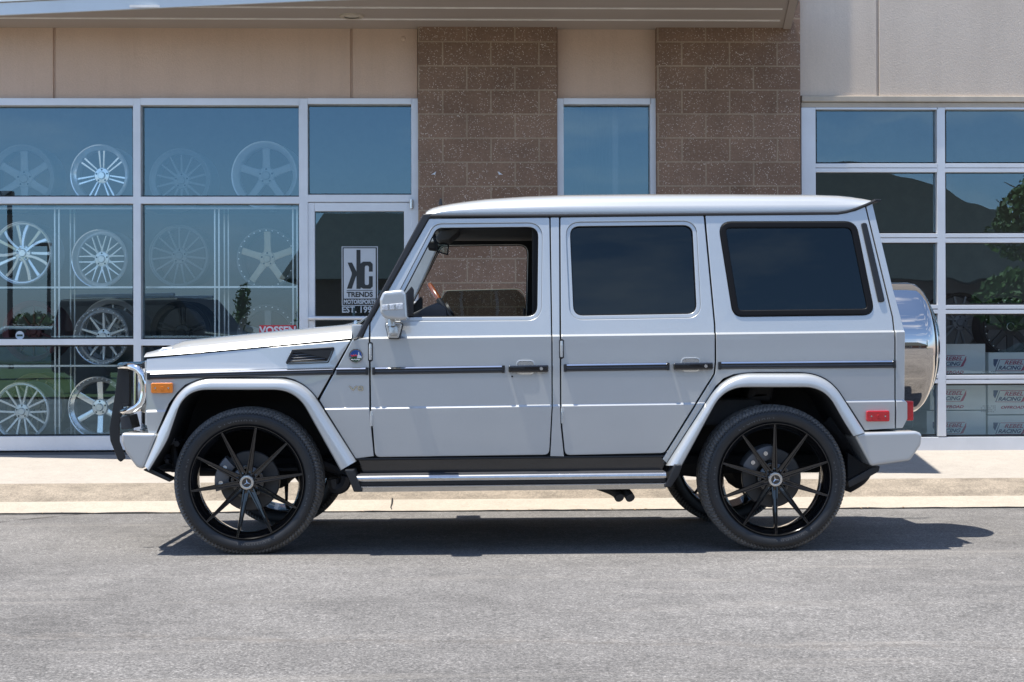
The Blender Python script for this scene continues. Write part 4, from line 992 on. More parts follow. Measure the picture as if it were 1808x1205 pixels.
# sun visor
bm = plate(rnd(L([(768, 421), (779, 407), (815, 402), (808, 411), (793, 423), (775, 427)], .62), .015), [], .62, .42, .01); obj('sun_visor', bm, simple('visor_cloth', (.10, .10, .10), .8), car)
# inside mirror
bm = plate(rnd(L([(755, 427), (773, 425.5), (773, 443), (756, 441)], .80), .012), [], .80, .10, .008); mi = obj('inside_mirror', bm, M['dark'], car)
o_ = rnd(L([(771, 427.5), (793, 430.5), (791.5, 451.5), (770.5, 445)], .76), .008)
obj('mirror_rim', plate(o_, [offset(o_, -.008)], .76, .014, .003), M['dark'], mi); obj('mirror_face', plate(offset(o_, -.007), [], .766, .003, 0), M['clear_glass'], mi)
bm = B(); tube(bm, [P(770, 428, .82), P(766, 416, .84)], .012, 8); obj('mirror_stalk', bm, M['dark'], mi)
# dashboard and steering wheel
bm = plate(rnd(L([(690, 600), (694, 560), (735, 557), (758, 546), (776, 539), (790, 548), (797, 600)], .75), .02), [], .20, 1.42, .012); obj('dashboard', bm, M['dark_grey'], car)
ctr = P(789.5, 553, .48); top = P(758.5, 503.5, .48); d = Vector((top.x-ctr.x, 0, top.z-ctr.z)); rad = .195; d.normalize()
ctr = Vector((top.x, .50, top.z))-d*rad
n_ = Vector((0, 1, 0)); wood, blk = B(), B()
def arcpts(a0, a1, n=20): return [ctr+d*(rad*cos(a0+(a1-a0)*k/n))+n_*(rad*sin(a0+(a1-a0)*k/n)) for k in range(n+1)]
tube(wood, arcpts(radians(-62), radians(62)), .0165, 12); sw = obj('steering_wheel', wood, M['wood'], car)
tube(blk, arcpts(radians(62), radians(298), 36), .0165, 12); obj('wheel_leather', blk, M['black_trim'], sw)
ax = d.cross(n_).normalized(); bm = B(); tube(bm, [ctr-ax*.03, ctr+ax*.03], .06, 16)
for s_ in (-1, 1): tube(bm, [ctr, ctr+n_*s_*rad], .014, 8)
tube(bm, [ctr, ctr-d*rad], .014, 8); obj('wheel_hub', bm, M['black_trim'], sw)
# two front seats, set low and well back
for y in (.52, 1.30):
    bm = B(); x = Xat(985, 560, .5); box(bm, x-.42, x+.12, y-.24, y+.24, .62, .80, .05); s_ = obj('seat', bm, M['interior'], car)
    b = plate(rnd([(x+.02, .78), (x+.16, .78), (x+.26, 1.25), (x+.16, 1.27)], .03), [], y-.23, .46, .04, 3); obj('seat_back', b, M['interior'], s_)
bm = B(); x = Xat(1290, 560, .5); box(bm, x-.35, x+.15, .3, yi-.3, .66, .82, .04); s_ = obj('seat', bm, M['interior'], car)
b = plate(rnd([(x+.05, .8), (x+.2, .8), (x+.28, 1.25), (x+.18, 1.27)], .03), [], .3, yi-.6, .04, 3); obj('seat_back', b, M['interior'], s_)
bm = plate(L([(1318, 392), (1331, 392), (1329, 470), (1338, 560), (1326, 560), (1319, 470)], .17), [], .17, .02, .003); both('upright_strip', bm, M['dark'])  # upright black strip just inside the quarter glass

# ---- road wheels
TR = .388; RW = FPX/CAMD
NT = 360
tp_ = [(.030, .300), (.016, .306), (.006, .316), (.001, .330), (0, .338), (.001, .346), (.0025, .347), (.004, .350), (.008, .3575), (.0145, .3655), (.025, .3745), (.040, .3815), (.062, .3858), (.0625, .378), (.072, .378), (.0725, .3868), (.110, .388), (.1105, .379), (.122, .379), (.1225, .388)]
tp_ = tp_+[(.275-a_, b_) for a_, b_ in tp_[::-1]]
tp_ = [(h, r+max(0, r-.303)/.085*.014) for h, r in tp_]
bm = B(); rows = []
for j, (h, r) in enumerate(tp_):
    ring = []
    jj = min(j, len(tp_)-1-j)
    for k in range(NT):
        rr = r; a_ = 2*pi*k/NT
        kk = (k+(0 if jj < 11 else jj-10)) % 3
        if 8 <= jj <= 12 and kk == 0: rr -= .010 if jj >= 9 else .004
        if 15 <= jj <= 16 and (k % 6) == 0: rr -= .006
        ring.append(bm.verts.new((rr*cos(a_), h, rr*sin(a_))))
    rows.append(ring)
for q_, (r, s) in enumerate(zip(rows, rows[1:])):
    for k in range(NT):
        j = (k+1) % NT; f = bm.faces.new((r[k], r[j], s[j], s[k])); f.material_index = 1 if 9 <= q_ <= len(rows)-11 else 0
bmesh.ops.recalc_face_normals(bm, faces=bm.faces)
def build_wheel():
    bm2 = B()
    lathe(bm2, [(.262, .303), (.255, .296), (.225, .288), (.10, .272), (.065, .270), (.045, .276), (.024, .288), (.010, .2955), (.004, .3005), (.004, .3035), (.014, .306), (.03, .304)], (0, 0, 0), 96, 'y')
    lathe(bm2, [(.090, .0), (.090, .075), (.060, .085), (.040, .085), (.034, .075), (.030, .05), (.030, 0)], (0, 0, 0), 48, 'y')
    w = obj('wheel', bm2, M['wheel'], None, smooth=35)
    t = obj('tyre', bm, [M['tyre'], M['tread']], w, smooth=28, weighted=False)
    # spokes
    b = B(); rows = []
    NR = 9
    for i in range(NR):
        u = i/(NR-1); r = .030+u*(.2985-.030)
        wd = .0112*(1-u)**.8+.0058+.003*(1-u)**4
        y0 = .026-.030*u+.020*(u**3)*0; y0 = .028*(1-u)**1.3-.003
        th = .034-.018*u
        ch = .011*(1-u*.55)
        sec = [(-wd*1.05, y0+th), (-wd, y0+.004), (-wd*.86, y0), (-wd*.50, y0), (-wd*.30, y0+ch), (wd*.30, y0+ch), (wd*.50, y0), (wd*.86, y0), (wd, y0+.004), (wd*1.05, y0+th)]
        rows.append([b.verts.new((r, y, t_)) for t_, y in sec])
    for r, s in zip(rows, rows[1:]):
        m = len(r)
        for k in range(m): j = (k+1) % m; b.faces.new((r[k], s[k], s[j], r[j]))
    b.faces.new(rows[0]); b.faces.new(rows[-1]); bmesh.ops.recalc_face_normals(b, faces=b.faces)
    s0 = obj('spoke', b, M['wheel'], w, smooth=35)
    for k in range(1, 10): dup(s0, w, rot=(0, -k*2*pi/10, 0))
    # web pads with bolts between the pairs
    b = plate(rnd([(.040, -.017), (.085, -.020), (.092, 0), (.085, .020), (.040, .017)], .008), [], .030, .03, .004); p0 = obj('spoke_web', b, M['wheel'], w)
    b = B(); lathe(b, [(.010, 0), (.010, .006), (.014, .0095), (.04, .0095)], (.067, .020, 0), 12, 'y'); l0 = obj('lug_bolt', b, M['black_gloss'], w)
    b = B(); lathe(b, [(-.004, .0105), (-.004, .0145), (.003, .0155)], (.067, .030, 0), 16, 'y'); g0 = obj('bolt_seat', b, M['wheel'], w)
    for k in range(5):
        a_ = -(radians(18)+k*2*pi/5)
        for q in (p0, l0, g0):
            if k == 0: q.rotation_euler = (0, a_, 0)
            else: dup(q, w, rot=(0, a_, 0))
    # centre cap: silver ring, black centre, three-pointed star
    b = B(); lathe(b, [(.0005, .0235), (-.003, .025), (-.004, .029), (-.003, .0365), (.001, .0395), (.02, .040)], (0, 0, 0), 48, 'y'); cp = obj('centre_cap', b, M['steel'], w)
    b = B(); lathe(b, [(.001, 0), (.001, .0245)], (0, 0, 0), 40, 'y'); obj('cap_disc', b, M['black_gloss'], cp)
    b = B()
    ctr_ = b.verts.new((0, -.0045, 0)); pts = []
    for k in range(6):
        a_ = pi/2+k*pi/3; rr = .0235 if k % 2 == 0 else .0046; pts.append(b.verts.new((rr*cos(a_), 0.0, rr*sin(a_))))
    for k in range(6): b.faces.new((ctr_, pts[k], pts[(k+1) % 6]))
    bmesh.ops.recalc_face_normals(b, faces=b.faces); obj('cap_star', b, M['chrome'], cp, smooth=0)
    b = B()
    for k in range(22):
        if k % 6 == 5: continue
        a_ = 2*pi*k/22; join(b, text('MERCEDESxBENZxx'[k % 15].replace('x', '-'), .0085, facing(0, 0, 0) @ Matrix.Rotation(pi/2-a_ if 0 else -a_, 4, 'Z') @ Matrix.Translation((0, .0325, .0042)), .0006)) if 0 else None
    b.free()
    # raised lettering on the sidewall
    def arc_text(s, a_mid, r, size, gap):
        bb = B(); n = len(s)
        for i, chh in enumerate(s):
            if chh == ' ': continue
            ang = a_mid+(i-(n-1)/2)*gap
            Mx = facing(0, 0, 0) @ Matrix.Rotation(-ang, 4, 'Z') @ Matrix.Translation((0, r, 0))
            join(bb, text(chh, size, Mx, .003, bold=.0004))
        for v in bb.verts: v.co.y += .0022
        return bb
    for k in range(2):
        obj('sidewall_lettering', arc_text('LIONHART', k*pi, .3385, .030, radians(4.9)), M['letter'], w, smooth=0)
        obj('sidewall_lettering', arc_text('LH-TEN', k*pi+pi/2+.28, .3385, .028, radians(5.2)), M['letter'], w, smooth=0)
    return w
w0 = build_wheel(); w0.parent = car
w1 = dup(w0, car)
ang = lambda d_: -radians(d_)
o_car = Vector((1.42, YC, 0))
w0.location = Vector((0, .012, TR))-o_car; w0.rotation_euler = (0, ang(8.4), 0)
w1.location = Vector((2.85, .012, TR))-o_car; w1.rotation_euler = (0, ang(18.5), 0)
for x in (0, 2.85):
    f = dup(w0, car); f.location = Vector((x, 2*YC-.012, TR-.026))-o_car; f.rotation_euler = (0, .3, pi)
for x, ca in ((0, 165), (2.85, 125)):
    bm = B(); lathe(bm, [(.145, 0), (.145, .08), (.118, .085), (.118, .158), (.122, .163), (.146, .163), (.15, .158), (.15, .07)], (x, .0, TR), 56, 'y'); obj('brake_disc', bm, M['disc'], car)
    bm = B(); lathe(bm, [(.112, .0), (.112, .075), (.145, .08)], (x, 0, TR), 32, 'y'); obj('brake_hub', bm, M['dark_grey'], car)
    bm = B()
    for k in range(9):
        a_ = radians(ca-34+k*8.5)
    rows = []
    for k in range(11):
        a_ = radians(ca-32+k*6.4); e = 1-abs(k-5)/5*.35
        rows.append([bm.verts.new((x+r*cos(a_), y, TR+r*sin(a_))) for r, y in ((.10, .095), (.105, .068+.012*(1-e)), (.135, .058+.02*(1-e)), (.178, .064+.02*(1-e)), (.185, .09), (.185, .17), (.10, .17))])
    for r, s in zip(rows, rows[1:]):
        for k in range(len(r)): j = (k+1) % len(r); bm.faces.new((r[k], s[k], s[j], r[j]))
    bm.faces.new(rows[0]); bm.faces.new(rows[-1]); bmesh.ops.recalc_face_normals(bm, faces=bm.faces)
    cal = obj('brake_caliper', bm, M['caliper'], car, smooth=40)
    bm = B()
    for k in (-1, 1):
        a_ = radians(ca+k*17); lathe(bm, [(0, 0), (0, .012), (.02, .013)], (x+.145*cos(a_), .052, TR+.145*sin(a_)), 10, 'y')
    obj('caliper_bolt', bm, M['steel'], cal)
# ================================================================ display wheels behind the glass
M['poly'] = simple('machined_silver', (.92, .94, .95), .25, .4, var=.05)
M['mirror_rim'] = simple('chromed_rim', (.95, .96, .97), .16, .6, var=.02)
M['satin'] = simple('satin_silver', (.68, .70, .71), .4, .5)
M['grey_wheel'] = simple('grey_wheel', (.22, .225, .23), .4, .3)
M['gold'] = simple('tan_wheel', (.50, .43, .31), .4, .3)
M['black_wheel'] = simple('satin_black_wheel', (.012, .012, .013), .35, .2)
M['bolt'] = simple('rim_bolt', (.75, .76, .77), .3, .7)
def display_wheel(px, py, rpx, Y, label, face, lip, kind, n, turn=-9, ph=90, name='alloy_wheel', bolts=0, cap='face', width=.26, liplen=.05, lipr=None):
    lipr = lipr or (.80 if liplen >= .05 else .88)
    c = P(px, py, Y); r = rpx*(Y+CAMD)/FPX
    t = thing(name, (c.x, Y, c.z), label, 'wheel rim', 'wheels on show behind the shop glass', rz=radians(turn))
    b = B(); lathe(b, [(width, r*1.0), (width-.01, r*.97), (width*.8, r*.90), (liplen+.04, r*lipr), (liplen, r*lipr), (liplen*.55, r*(lipr+.03)), (.010, r*.94), (.003, r*.955), (0, r*.985), (.006, r), (.02, r*.97), (width*.6, r*.88), (width-.02, r*.96), (width, r)], (0, 0, 0), 64, 'y')
    obj('rim', b, lip, t, local=True, smooth=35)
    rin = r*(lipr+.01); yf = liplen*.9
    def spoke(sec_fn, a0, m=8):
        b = B(); rows = []
        for i in range(m):
            u = i/(m-1); rr = .16*r+(rin-.16*r)*u; w_, yy, th = sec_fn(u); off = 0
            if isinstance(w_, tuple): off, w_ = w_
            sec = [(off-w_, yy+th), (off-w_, yy+.003), (off-w_*.75, yy), (off+w_*.75, yy), (off+w_, yy+.003), (off+w_, yy+th)]
            rows.append([b.verts.new((rr*cos(a0)-s_*sin(a0), y, rr*sin(a0)+s_*cos(a0))) for s_, y in sec])
        for p_, q_ in zip(rows, rows[1:]):
            for k in range(6): j = (k+1) % 6; b.faces.new((p_[k], q_[k], q_[j], p_[j]))
        b.faces.new(rows[0]); b.faces.new(rows[-1]); bmesh.ops.recalc_face_normals(b, faces=b.faces); return b
    A = radians(ph)
    def addspokes(fn, cnt=n, a0=A):
        s0 = obj('spoke', spoke(fn, a0), face, t, local=True, smooth=35)
        for k in range(1, cnt): dup(s0, t, rot=(0, -k*2*pi/cnt, 0))
    if kind == 'thin': addspokes(lambda u: (.030*r+.02*r*(1-u)**3, yf+.012*(1-u), .02))
    elif kind == 'wide': addspokes(lambda u: (.085*r+.03*r*u+.05*r*(1-u)**3, yf+.008*(1-u), .03))
    elif kind == 'blade': addspokes(lambda u: (.10*r-.05*r*(1-u)**2*u, yf+.02*(1-u), .03))
    elif kind == 'pair':
        for s_ in (-1, 1): addspokes(lambda u, s_=s_: ((s_*(.045*r+.04*r*u), .024*r+.012*r*u), yf+.012*(1-u), .02))
    elif kind == 'vee':
        for s_ in (-1, 1): addspokes(lambda u, s_=s_: ((s_*(.035*r+.20*r*max(0, (u-.15))), .040*r), yf+.010*(1-u), .022))
    elif kind == 'mesh':
        for s_ in (-1, 1): addspokes(lambda u, s_=s_: ((s_*(.012*r+.22*r*max(0, (u-.30))), .034*r-.012*r*u), yf+.010*(1-u), .02))
    elif kind == 'twist':
        for s_ in (-1, 1): addspokes(lambda u, s_=s_: ((s_*.05*r+.16*r*u*u*s_*.8+.10*r*u*(1-u), .040*r+.02*r*u), yf+.02*(1-u)*s_, .03))
    elif kind == 'taper': addspokes(lambda u: (.055*r-.020*r*u, yf+.012*(1-u), .022))
    b = B(); lathe(b, [(yf+.07, 0), (yf+.07, .26*r), (yf+.012, .27*r), (yf+.004, .24*r), (yf+.002, .13*r), (yf-.008, .12*r), (yf-.012, .10*r), (yf-.012, 0)], (0, 0, 0), 36, 'y'); hb = obj('hub', b, face, t, local=True)
    b0 = B(); lathe(b0, [(yf+.001, 0), (yf+.001, .030*r), (yf+.004, .034*r)], (.19*r, 0, 0), 10, 'y'); l0 = obj('lug_hole', b0, M['dark'], t, local=True)
    for k in range(5):
        if k: dup(l0, t, rot=(0, -radians(18)-k*2*pi/5, 0))
    l0.rotation_euler = (0, -radians(18), 0)
    if bolts:
        b0 = B(); lathe(b0, [(-.006, 0), (-.006, .018*r), (.004, .022*r)], (.925*r, 0, 0), 8, 'y'); k0 = obj('rim_bolt', b0, M['bolt'], t, local=True, smooth=0)
        for k in range(1, bolts): dup(k0, t, rot=(0, -k*2*pi/bolts, 0))
    return t
Y1 = 5.05
R1 = 'on the top shelf'
display_wheel(38, 315, 60, Y1+.1, 'faint grey six-spoke wheel at the left end of the top shelf', M['grey_wheel'], M['grey_wheel'], 'wide', 6)
display_wheel(175, 309, 54, Y1, 'bright polished wheel with seven split spokes on the top shelf', M['mirror_rim'], M['mirror_rim'], 'pair', 7, liplen=.06)
display_wheel(317, 318, 56, Y1+.1, 'faint grey fourteen-spoke wheel on the top shelf beside the dividing mullion', M['grey_wheel'], M['grey_wheel'], 'thin', 14)
display_wheel(466, 309, 60, Y1, 'grey five-spoke deep wheel with a bright rim edge on the top shelf', M['grey_wheel'], M['satin'], 'wide', 5, liplen=.07)
display_wheel(38, 447, 56, Y1, 'mirror-chrome wheel with twisted twin spokes on the middle shelf', M['mirror_rim'], M['mirror_rim'], 'twist', 7, liplen=.02)
display_wheel(175, 457, 52, Y1, 'silver mesh-spoke wheel with a deep polished lip on the middle shelf', M['poly'], M['mirror_rim'], 'mesh', 10, liplen=.06)
display_wheel(315, 452, 55, Y1+.1, 'faint grey wheel with fifteen wire-thin spokes on the middle shelf', M['grey_wheel'], M['grey_wheel'], 'thin', 15, liplen=.02)
display_wheel(470, 457, 54, Y1, 'tan five-spoke wheel with a bolted outer ring on the middle shelf', M['gold'], M['grey_wheel'], 'wide', 5, bolts=28, liplen=.03)
display_wheel(55, 585, 54, Y1+.15, 'barely visible dark red rimmed wheel above the round sticker', simple('dark_red_wheel', (.10, .03, .035), .4, .3), simple('red_rim', (.16, .05, .055), .4, .3), 'thin', 10)
display_wheel(178, 594, 51, Y1, 'silver ten-spoke wheel crossing the lower rail of the window', M['poly'], M['mirror_rim'], 'taper', 10, liplen=.06, bolts=30)
display_wheel(196, 585, 58, Y1+.42, 'second silver wheel standing just behind the ten-spoke wheel', M['satin'], M['satin'], 'thin', 12)
display_wheel(318, 588, 56, Y1+.1, 'dark wheel with five thin bright-edged spokes in the right bay', M['black_wheel'], M['black_wheel'], 'pair', 5)
display_wheel(470, 592, 54, Y1, 'grey bolted-ring wheel just above the bonnet', M['grey_wheel'], M['grey_wheel'], 'wide', 5, bolts=28)
display_wheel(37, 727, 52, Y1, 'silver Y-spoke wheel standing on the floor at the left', M['poly'], M['poly'], 'vee', 7, liplen=.015)
display_wheel(62, 716, 57, Y1+.40, 'tan rimmed wheel half hidden behind the silver Y-spoke wheel', M['gold'], M['gold'], 'thin', 16)
display_wheel(172, 720, 55, Y1, 'chrome six-blade wheel standing on the floor by the grille guard', M['mirror_rim'], M['mirror_rim'], 'blade', 6, liplen=.05, bolts=36)
# shelves: aluminium edge rails on posts
def rack(px0, px1, posts, label, tops):
    x0, x1 = P(px0, 500, Y1-.06).x, P(px1, 500, Y1-.06).x
    t = thing('display_shelf', ((x0+x1)/2, Y1+.1, zw), label, 'shelf', 'aluminium wheel racks in the shop window')
    for y in (Y1-.06, Y1+.45):
        for px in posts:
            bm = B()
            for d_ in (-.018, .018):
                x = P(px, 500, Y1-.06).x+d_; box(bm, x-.006, x+.006, y, y+.02, zw, P(100, 366, Y1-.06).z)
            obj('post', bm, M['poly'], t)
    for py in tops:
        z = P(100, py, Y1-.06).z; bm = B(); box(bm, x0, x1, Y1-.066, Y1-.05, z-.010, z+.006); obj('shelf_edge', bm, M['poly'], t)
        bm = B(); box(bm, x0, x1, Y1-.049, Y1+.47, z-.004, z+.002); obj('shelf_board', bm, M['clear_glass'], t)
rack(-150, 236, (100.5, -60), 'aluminium shelf rack in the left display window holding polished wheels', (368, 507.5, 646))
rack(258, 524, (383, 521), 'aluminium shelf rack in the display window nearest the door', (368, 507.5, 646))
# red card sign and round sticker
a_ = P(458, 600, GY-.016); b_ = P(523, 574.5, GY-.016); cardm = simple('red_card', (.55, .03, .05), .6)
t = thing('card_sign', ((a_.x+b_.x)/2, GY-.016, a_.z), 'red strip sign with white letters stuck on the window glass above the bonnet', 'sign')
bm = B(); box(bm, a_.x, b_.x, GY-.016, GY-.0125, a_.z, b_.z); obj('card', bm, cardm, t)
bm = text('VOSSEN', .085, facing((a_.x+b_.x)/2, GY-.0175, b_.z-.045), .002, bold=.003); obj('card_letters', bm, M['white'], t, smooth=0)
c = P(35, 592.5, GY-.014); t = thing('round_sticker', (c.x, GY-.014, c.z), 'small round white sticker inside the left window above its lower rail', 'sticker')
bm = B(); lathe(bm, [(0, 0), (0, .036)], (c.x, GY-.014, c.z), 28, 'y'); obj('disc', bm, M['white'], t, smooth=0)
bm = B(); box(bm, c.x-.024, c.x+.024, GY-.0165, GY-.0155, c.z-.008, c.z+.008); obj('band', bm, simple('dark_green_ink', (.03, .06, .04), .6), t, smooth=0)
# black off-road wheels behind the overhead door
display_wheel(1786, 577, 52, 5.2, 'black off-road wheel with silver edged spokes and ring of bolts, on the white boxes', M['black_wheel'], M['black_wheel'], 'wide', 8, turn=4, bolts=24, liplen=.02)
tw = display_wheel(1697, 570, 54, 5.45, 'dark grey six-spoke wheel standing on the white boxes beside the black one', M['grey_wheel'], M['black_wheel'], 'vee', 6, turn=4, liplen=.02)
# bright machined windows on the black wheel
ow = [o for o in bpy.data.objects if o.get('label', '').startswith('black off-road')][0]; r = 52*(5.2+CAMD)/FPX
b = B(); 
for s_ in (-1, 1): box(b, .36*r, .78*r, .010, .0145, s_*.050*r-.012*r, s_*.050*r+.012*r)
s0 = obj('spoke_accent', b, M['bolt'], ow, local=True, smooth=0); s0.location.y = .022
for k in range(1, 8): dup(s0, ow, rot=(0, -k*pi/4, 0))
s0.rotation_euler = (0, 0, 0)
b = B(); lathe(b, [(.018, .10*r), (.014, .115*r), (.018, .14*r)], (0, 0, 0), 28, 'y'); obj('cap_ring', b, M['bolt'], ow, local=True)

# white cartons with printed lettering, stacked on the floor
M['carton'] = simple('white_carton', (.82, .83, .80), .8, var=.05, scale=2)
navy = simple('navy_ink', (.05, .06, .16), .7); redi = simple('red_ink', (.48, .07, .12), .7); greyi = simple('grey_ink', (.36, .36, .36), .8)
def carton(px0, px1, py0, py1, Y, label, lx, ly, lettered=True, off=True, dep=.42):
    a_ = P(px0, py1, Y); b_ = P(px1, py0, Y); k = (Y+CAMD)/FPX
    t = thing('carton', ((a_.x+b_.x)/2, Y+dep/2, a_.z), label, 'box', 'white cartons stacked behind the overhead door')
    bm = B(); box(bm, a_.x+.002, b_.x-.002, Y, Y+dep, a_.z+.001, b_.z-.002, .003); obj('cardboard', bm, M['carton'], t)
    bm = B(); zt2 = b_.z; box(bm, (a_.x+b_.x)/2-.03, (a_.x+b_.x)/2+.03, Y-.001, Y+.0, a_.z+.01, a_.z+.05); obj('tape', bm, simple('clear_tape', (.50, .50, .46), .3), t) if 0 else bm.free()
    if not lettered: return t
    yl = Y-.0015
    def q(dx, dy): p = P(lx+dx, ly+dy, yl); return (p.x, p.z)
    def ink(pts, m, nm='print'): return obj(nm, plate([q(*p) for p in pts], [], yl, .001, 0), m, t, smooth=0)
    ink([(-31, -11), (-25, -11), (-31.5, 4), (-33, 1), (-33.5, -8)][::-1] if 0 else [(-33, -11.5), (-24, -11.5), (-30, 3), (-33, -2)], navy)
    ink([(-20, -11.5), (24, -11.5), (23.5, -10.5), (-20.4, -10.5)], redi); ink([(-29, 8.6), (18, 8.6), (17.6, 9.4), (-29.3, 9.4)], redi)
    ink([(22.5, -3.5), (26, -11), (26, -3), (20.5, 8.5), (15.5, 8.5)], redi)
    ink([(-21.8, -11.5), (-20.6, -11.5), (-28.2, 8.6), (-29.6, 8.6)], navy)
    def words(s, dx, dy, h, w, m):
        p = P(lx+dx, ly+dy, yl-.0008); bm = text(s, h*k*1.35, facing(0, 0, 0), .0006, shear=.35, bold=.0012)
        xs = [v.co.x for v in bm.verts]; zz = [v.co.z for v in bm.verts]; fx = w*k/(max(xs)-min(xs)); fz = h*k/(max(zz)-min(zz)); mx, mz = (max(xs)+min(xs))/2, (max(zz)+min(zz))/2
        for v in bm.verts: v.co.x = p.x+(v.co.x-mx)*fx; v.co.z = p.z+(v.co.z-mz)*fz; v.co.y += yl-.0008
        obj('print', bm, m, t, smooth=0)
    words('REBEL', 3, -5.6, 7.2, 34, redi); words('RACING', -4, 3.6, 7.2, 42, navy)
    if off: words('OFFROAD', 1, 18.5, 5.2, 42, redi)
    bm = B()
    for i in range(9):
        for j in range(4):
            if (i*7+j*3) % 5 == 0: continue
            p = P(lx+52+i*3, ly+18+j*3.4, yl); box(bm, p.x, p.x+.010, yl, yl+.001, p.z, p.z+.007)
    if off and px1-px0 > 60: obj('print', bm, greyi, t, smooth=0)
    else: bm.free()
    return t
YBX = 4.95
n1 = 'of three white printed cartons at the garage door mullion'
carton(1636, 1741, 725, 784, YBX, 'white printed carton on the floor behind the overhead door mullion, bottom of its stack', 1680, 757, off=False)
carton(1642, 1741, 666, 724.5, YBX, 'white printed carton in the middle of the stack behind the overhead door mullion', 1680, 700)
carton(1640, 1740, 607, 665.5, YBX, 'white printed carton topmost in the stack behind the mullion, under the dark grey wheel', 1680, 639)
carton(1744, 1850, 733, 784, YBX, 'white printed carton on the floor at the right picture edge, bottom of its stack', 1787, 758, off=False)
carton(1744, 1850, 676.5, 732.5, YBX, 'white printed carton in the middle of the stack at the right picture edge', 1787, 701)
carton(1745, 1850, 622, 676, YBX, 'white printed carton under the black off-road wheel at the right picture edge', 1787, 646)

# ================================================================ what the windows mirror: the lot behind the camera
def leafcloud(bm, c, r, n, size):
    for _ in range(n):
        while True:
            d_ = Vector((random.uniform(-1, 1), random.uniform(-1, 1), random.uniform(-1, 1)))
            if d_.length < 1: break
        d_ = d_.normalized()*(d_.length**.5); p = Vector(c)+Vector((d_.x*r[0], d_.y*r[1], d_.z*r[2]))
        s_ = size*random.uniform(.6, 1.4); u = Vector((random.uniform(-1, 1), random.uniform(-1, 1), random.uniform(-1, 1))).normalized(); v = u.orthogonal().normalized()
        bm.faces.new([bm.verts.new(p+u*s_), bm.verts.new(p+v*s_*.5), bm.verts.new(p-u*s_), bm.verts.new(p-v*s_*.5)])
M['leaf'] = simple('green_leaf', (.11, .17, .035), .6, var=.5, scale=1.2); M['bark'] = simple('bark', (.10, .075, .055), .9, bump=.4, bscale=30)
def tree(name, x, y, h, w, label, n=2600, ls=1):
    t = thing(name, (x, y, .15), label, 'tree', 'trees across the lot'); rs = random.Random(int(x*10))
    bm = B(); tube(bm, [(x, y, 0), (x+.05, y, h*.3), (x, y, h*.75)], [.10*h/5, .07*h/5, .02], 8)
    for k in range(6):
        a_ = k*1.05; z = h*(.28+.09*k); tube(bm, [(x, y, z), (x+cos(a_)*w*.5, y+sin(a_)*w*.5, z+h*.14)], [.035, .01], 6)
    obj('trunk', bm, M['bark'], t)
    bm = B()
    for k in range(13):
        a_ = rs.uniform(0, 2*pi); u = rs.uniform(.0, 1); rr = w*.75*(1-.75*u)*rs.uniform(.3, 1); leafcloud(bm, (x+cos(a_)*rr, y+sin(a_)*rr, h*(.28+.66*u)), (w*.34, w*.34, h*.10), n//13, (.10+.012*h)*ls)
    obj('crown', bm, M['leaf'], t, smooth=0); return t
tree('broadleaf_tree', 14.9, -17.5, 6.6, 2.5, 'leafy green tree beyond the lot seen mirrored in the overhead door', 8500, .5)
tree('broadleaf_tree', -4.9, -23, 3.3, .42, 'young green tree mirrored in the window nearest the door', 620, .5)
tree('broadleaf_tree', -3.3, -24, 3.2, .40, 'slim young tree mirrored beside the door frame', 620, .5)
for k in range(11): tree('broadleaf_tree', -34+k*2.1+random.uniform(-.4, .4), -66+random.uniform(-2, 2), random.uniform(2.6, 3.5), 2.0, 'round bushy tree in the far row mirrored low in the left window', 900)
bm = B(); q = [bm.verts.new(v) for v in ((-80, -10.5, .19), (-2.6, -10.5, .19), (-2.6, -40, .25), (-80, -60, .3))]; bm.faces.new(q); struct('lawn', bm, simple('lawn_grass', (.10, .135, .035), .9, var=.5, scale=14), smooth=0)
bm = B(); q = [bm.verts.new(v) for v in ((-2.5, -44, .22), (90, -44, .22), (90, -120, .3), (-2.5, -120, .3))]; bm.faces.new(q); struct('lawn', bm, simple('far_grass', (.10, .135, .035), .9, var=.5, scale=14), smooth=0)
for x, y in ((-17.2, -43), (-24, -73)):
    t = thing('lamp_post', (x, y, .15), 'black lamp post standing %s' % ('at the near edge of the lawn' if y > -50 else 'far behind the lawn'), 'lamp post', 'lamp posts round the lot'); bm = B(); tube(bm, [(x, y, .15), (x, y, 7.2)], [.13, .10], 8); obj('pole', bm, M['black_trim'], t)
    bm = B(); box(bm, x-.9, x+.15, y-.2, y+.2, 7.2, 7.4, .03); obj('lamp_head', bm, M['black_trim'], t)
# brick building with dark shingle roof
bx0, bx1, by0, by1 = -5.1, 24.2, -52, -38
t = thing('brick_building', (8, -45, .2), 'dark brick two storey building with shingle roof across the lot, seen in the door glass', 'building')
M['brick'] = simple('dark_brick', (.16, .085, .06), .9, var=.3, scale=30); M['shingle'] = simple('dark_shingle', (.035, .042, .040), .9, var=.35, scale=12)
bm = B(); box(bm, bx0, bx1, by0, by1, .1, 3.6); obj('wall', bm, M['brick'], t, smooth=0)
bm = B(); ov = .6
def hip(x0, x1, y0, y1, z, h, ins):
    v = [bm.verts.new(p) for p in ((x0, y0, z), (x1, y0, z), (x1, y1, z), (x0, y1, z), (x0+ins, (y0+y1)/2, z+h), (x1-ins, (y0+y1)/2, z+h))]
    for f in ((0, 1, 5, 4), (1, 2, 5), (2, 3, 4, 5), (3, 0, 4), (3, 2, 1, 0)): bm.faces.new([v[i] for i in f])
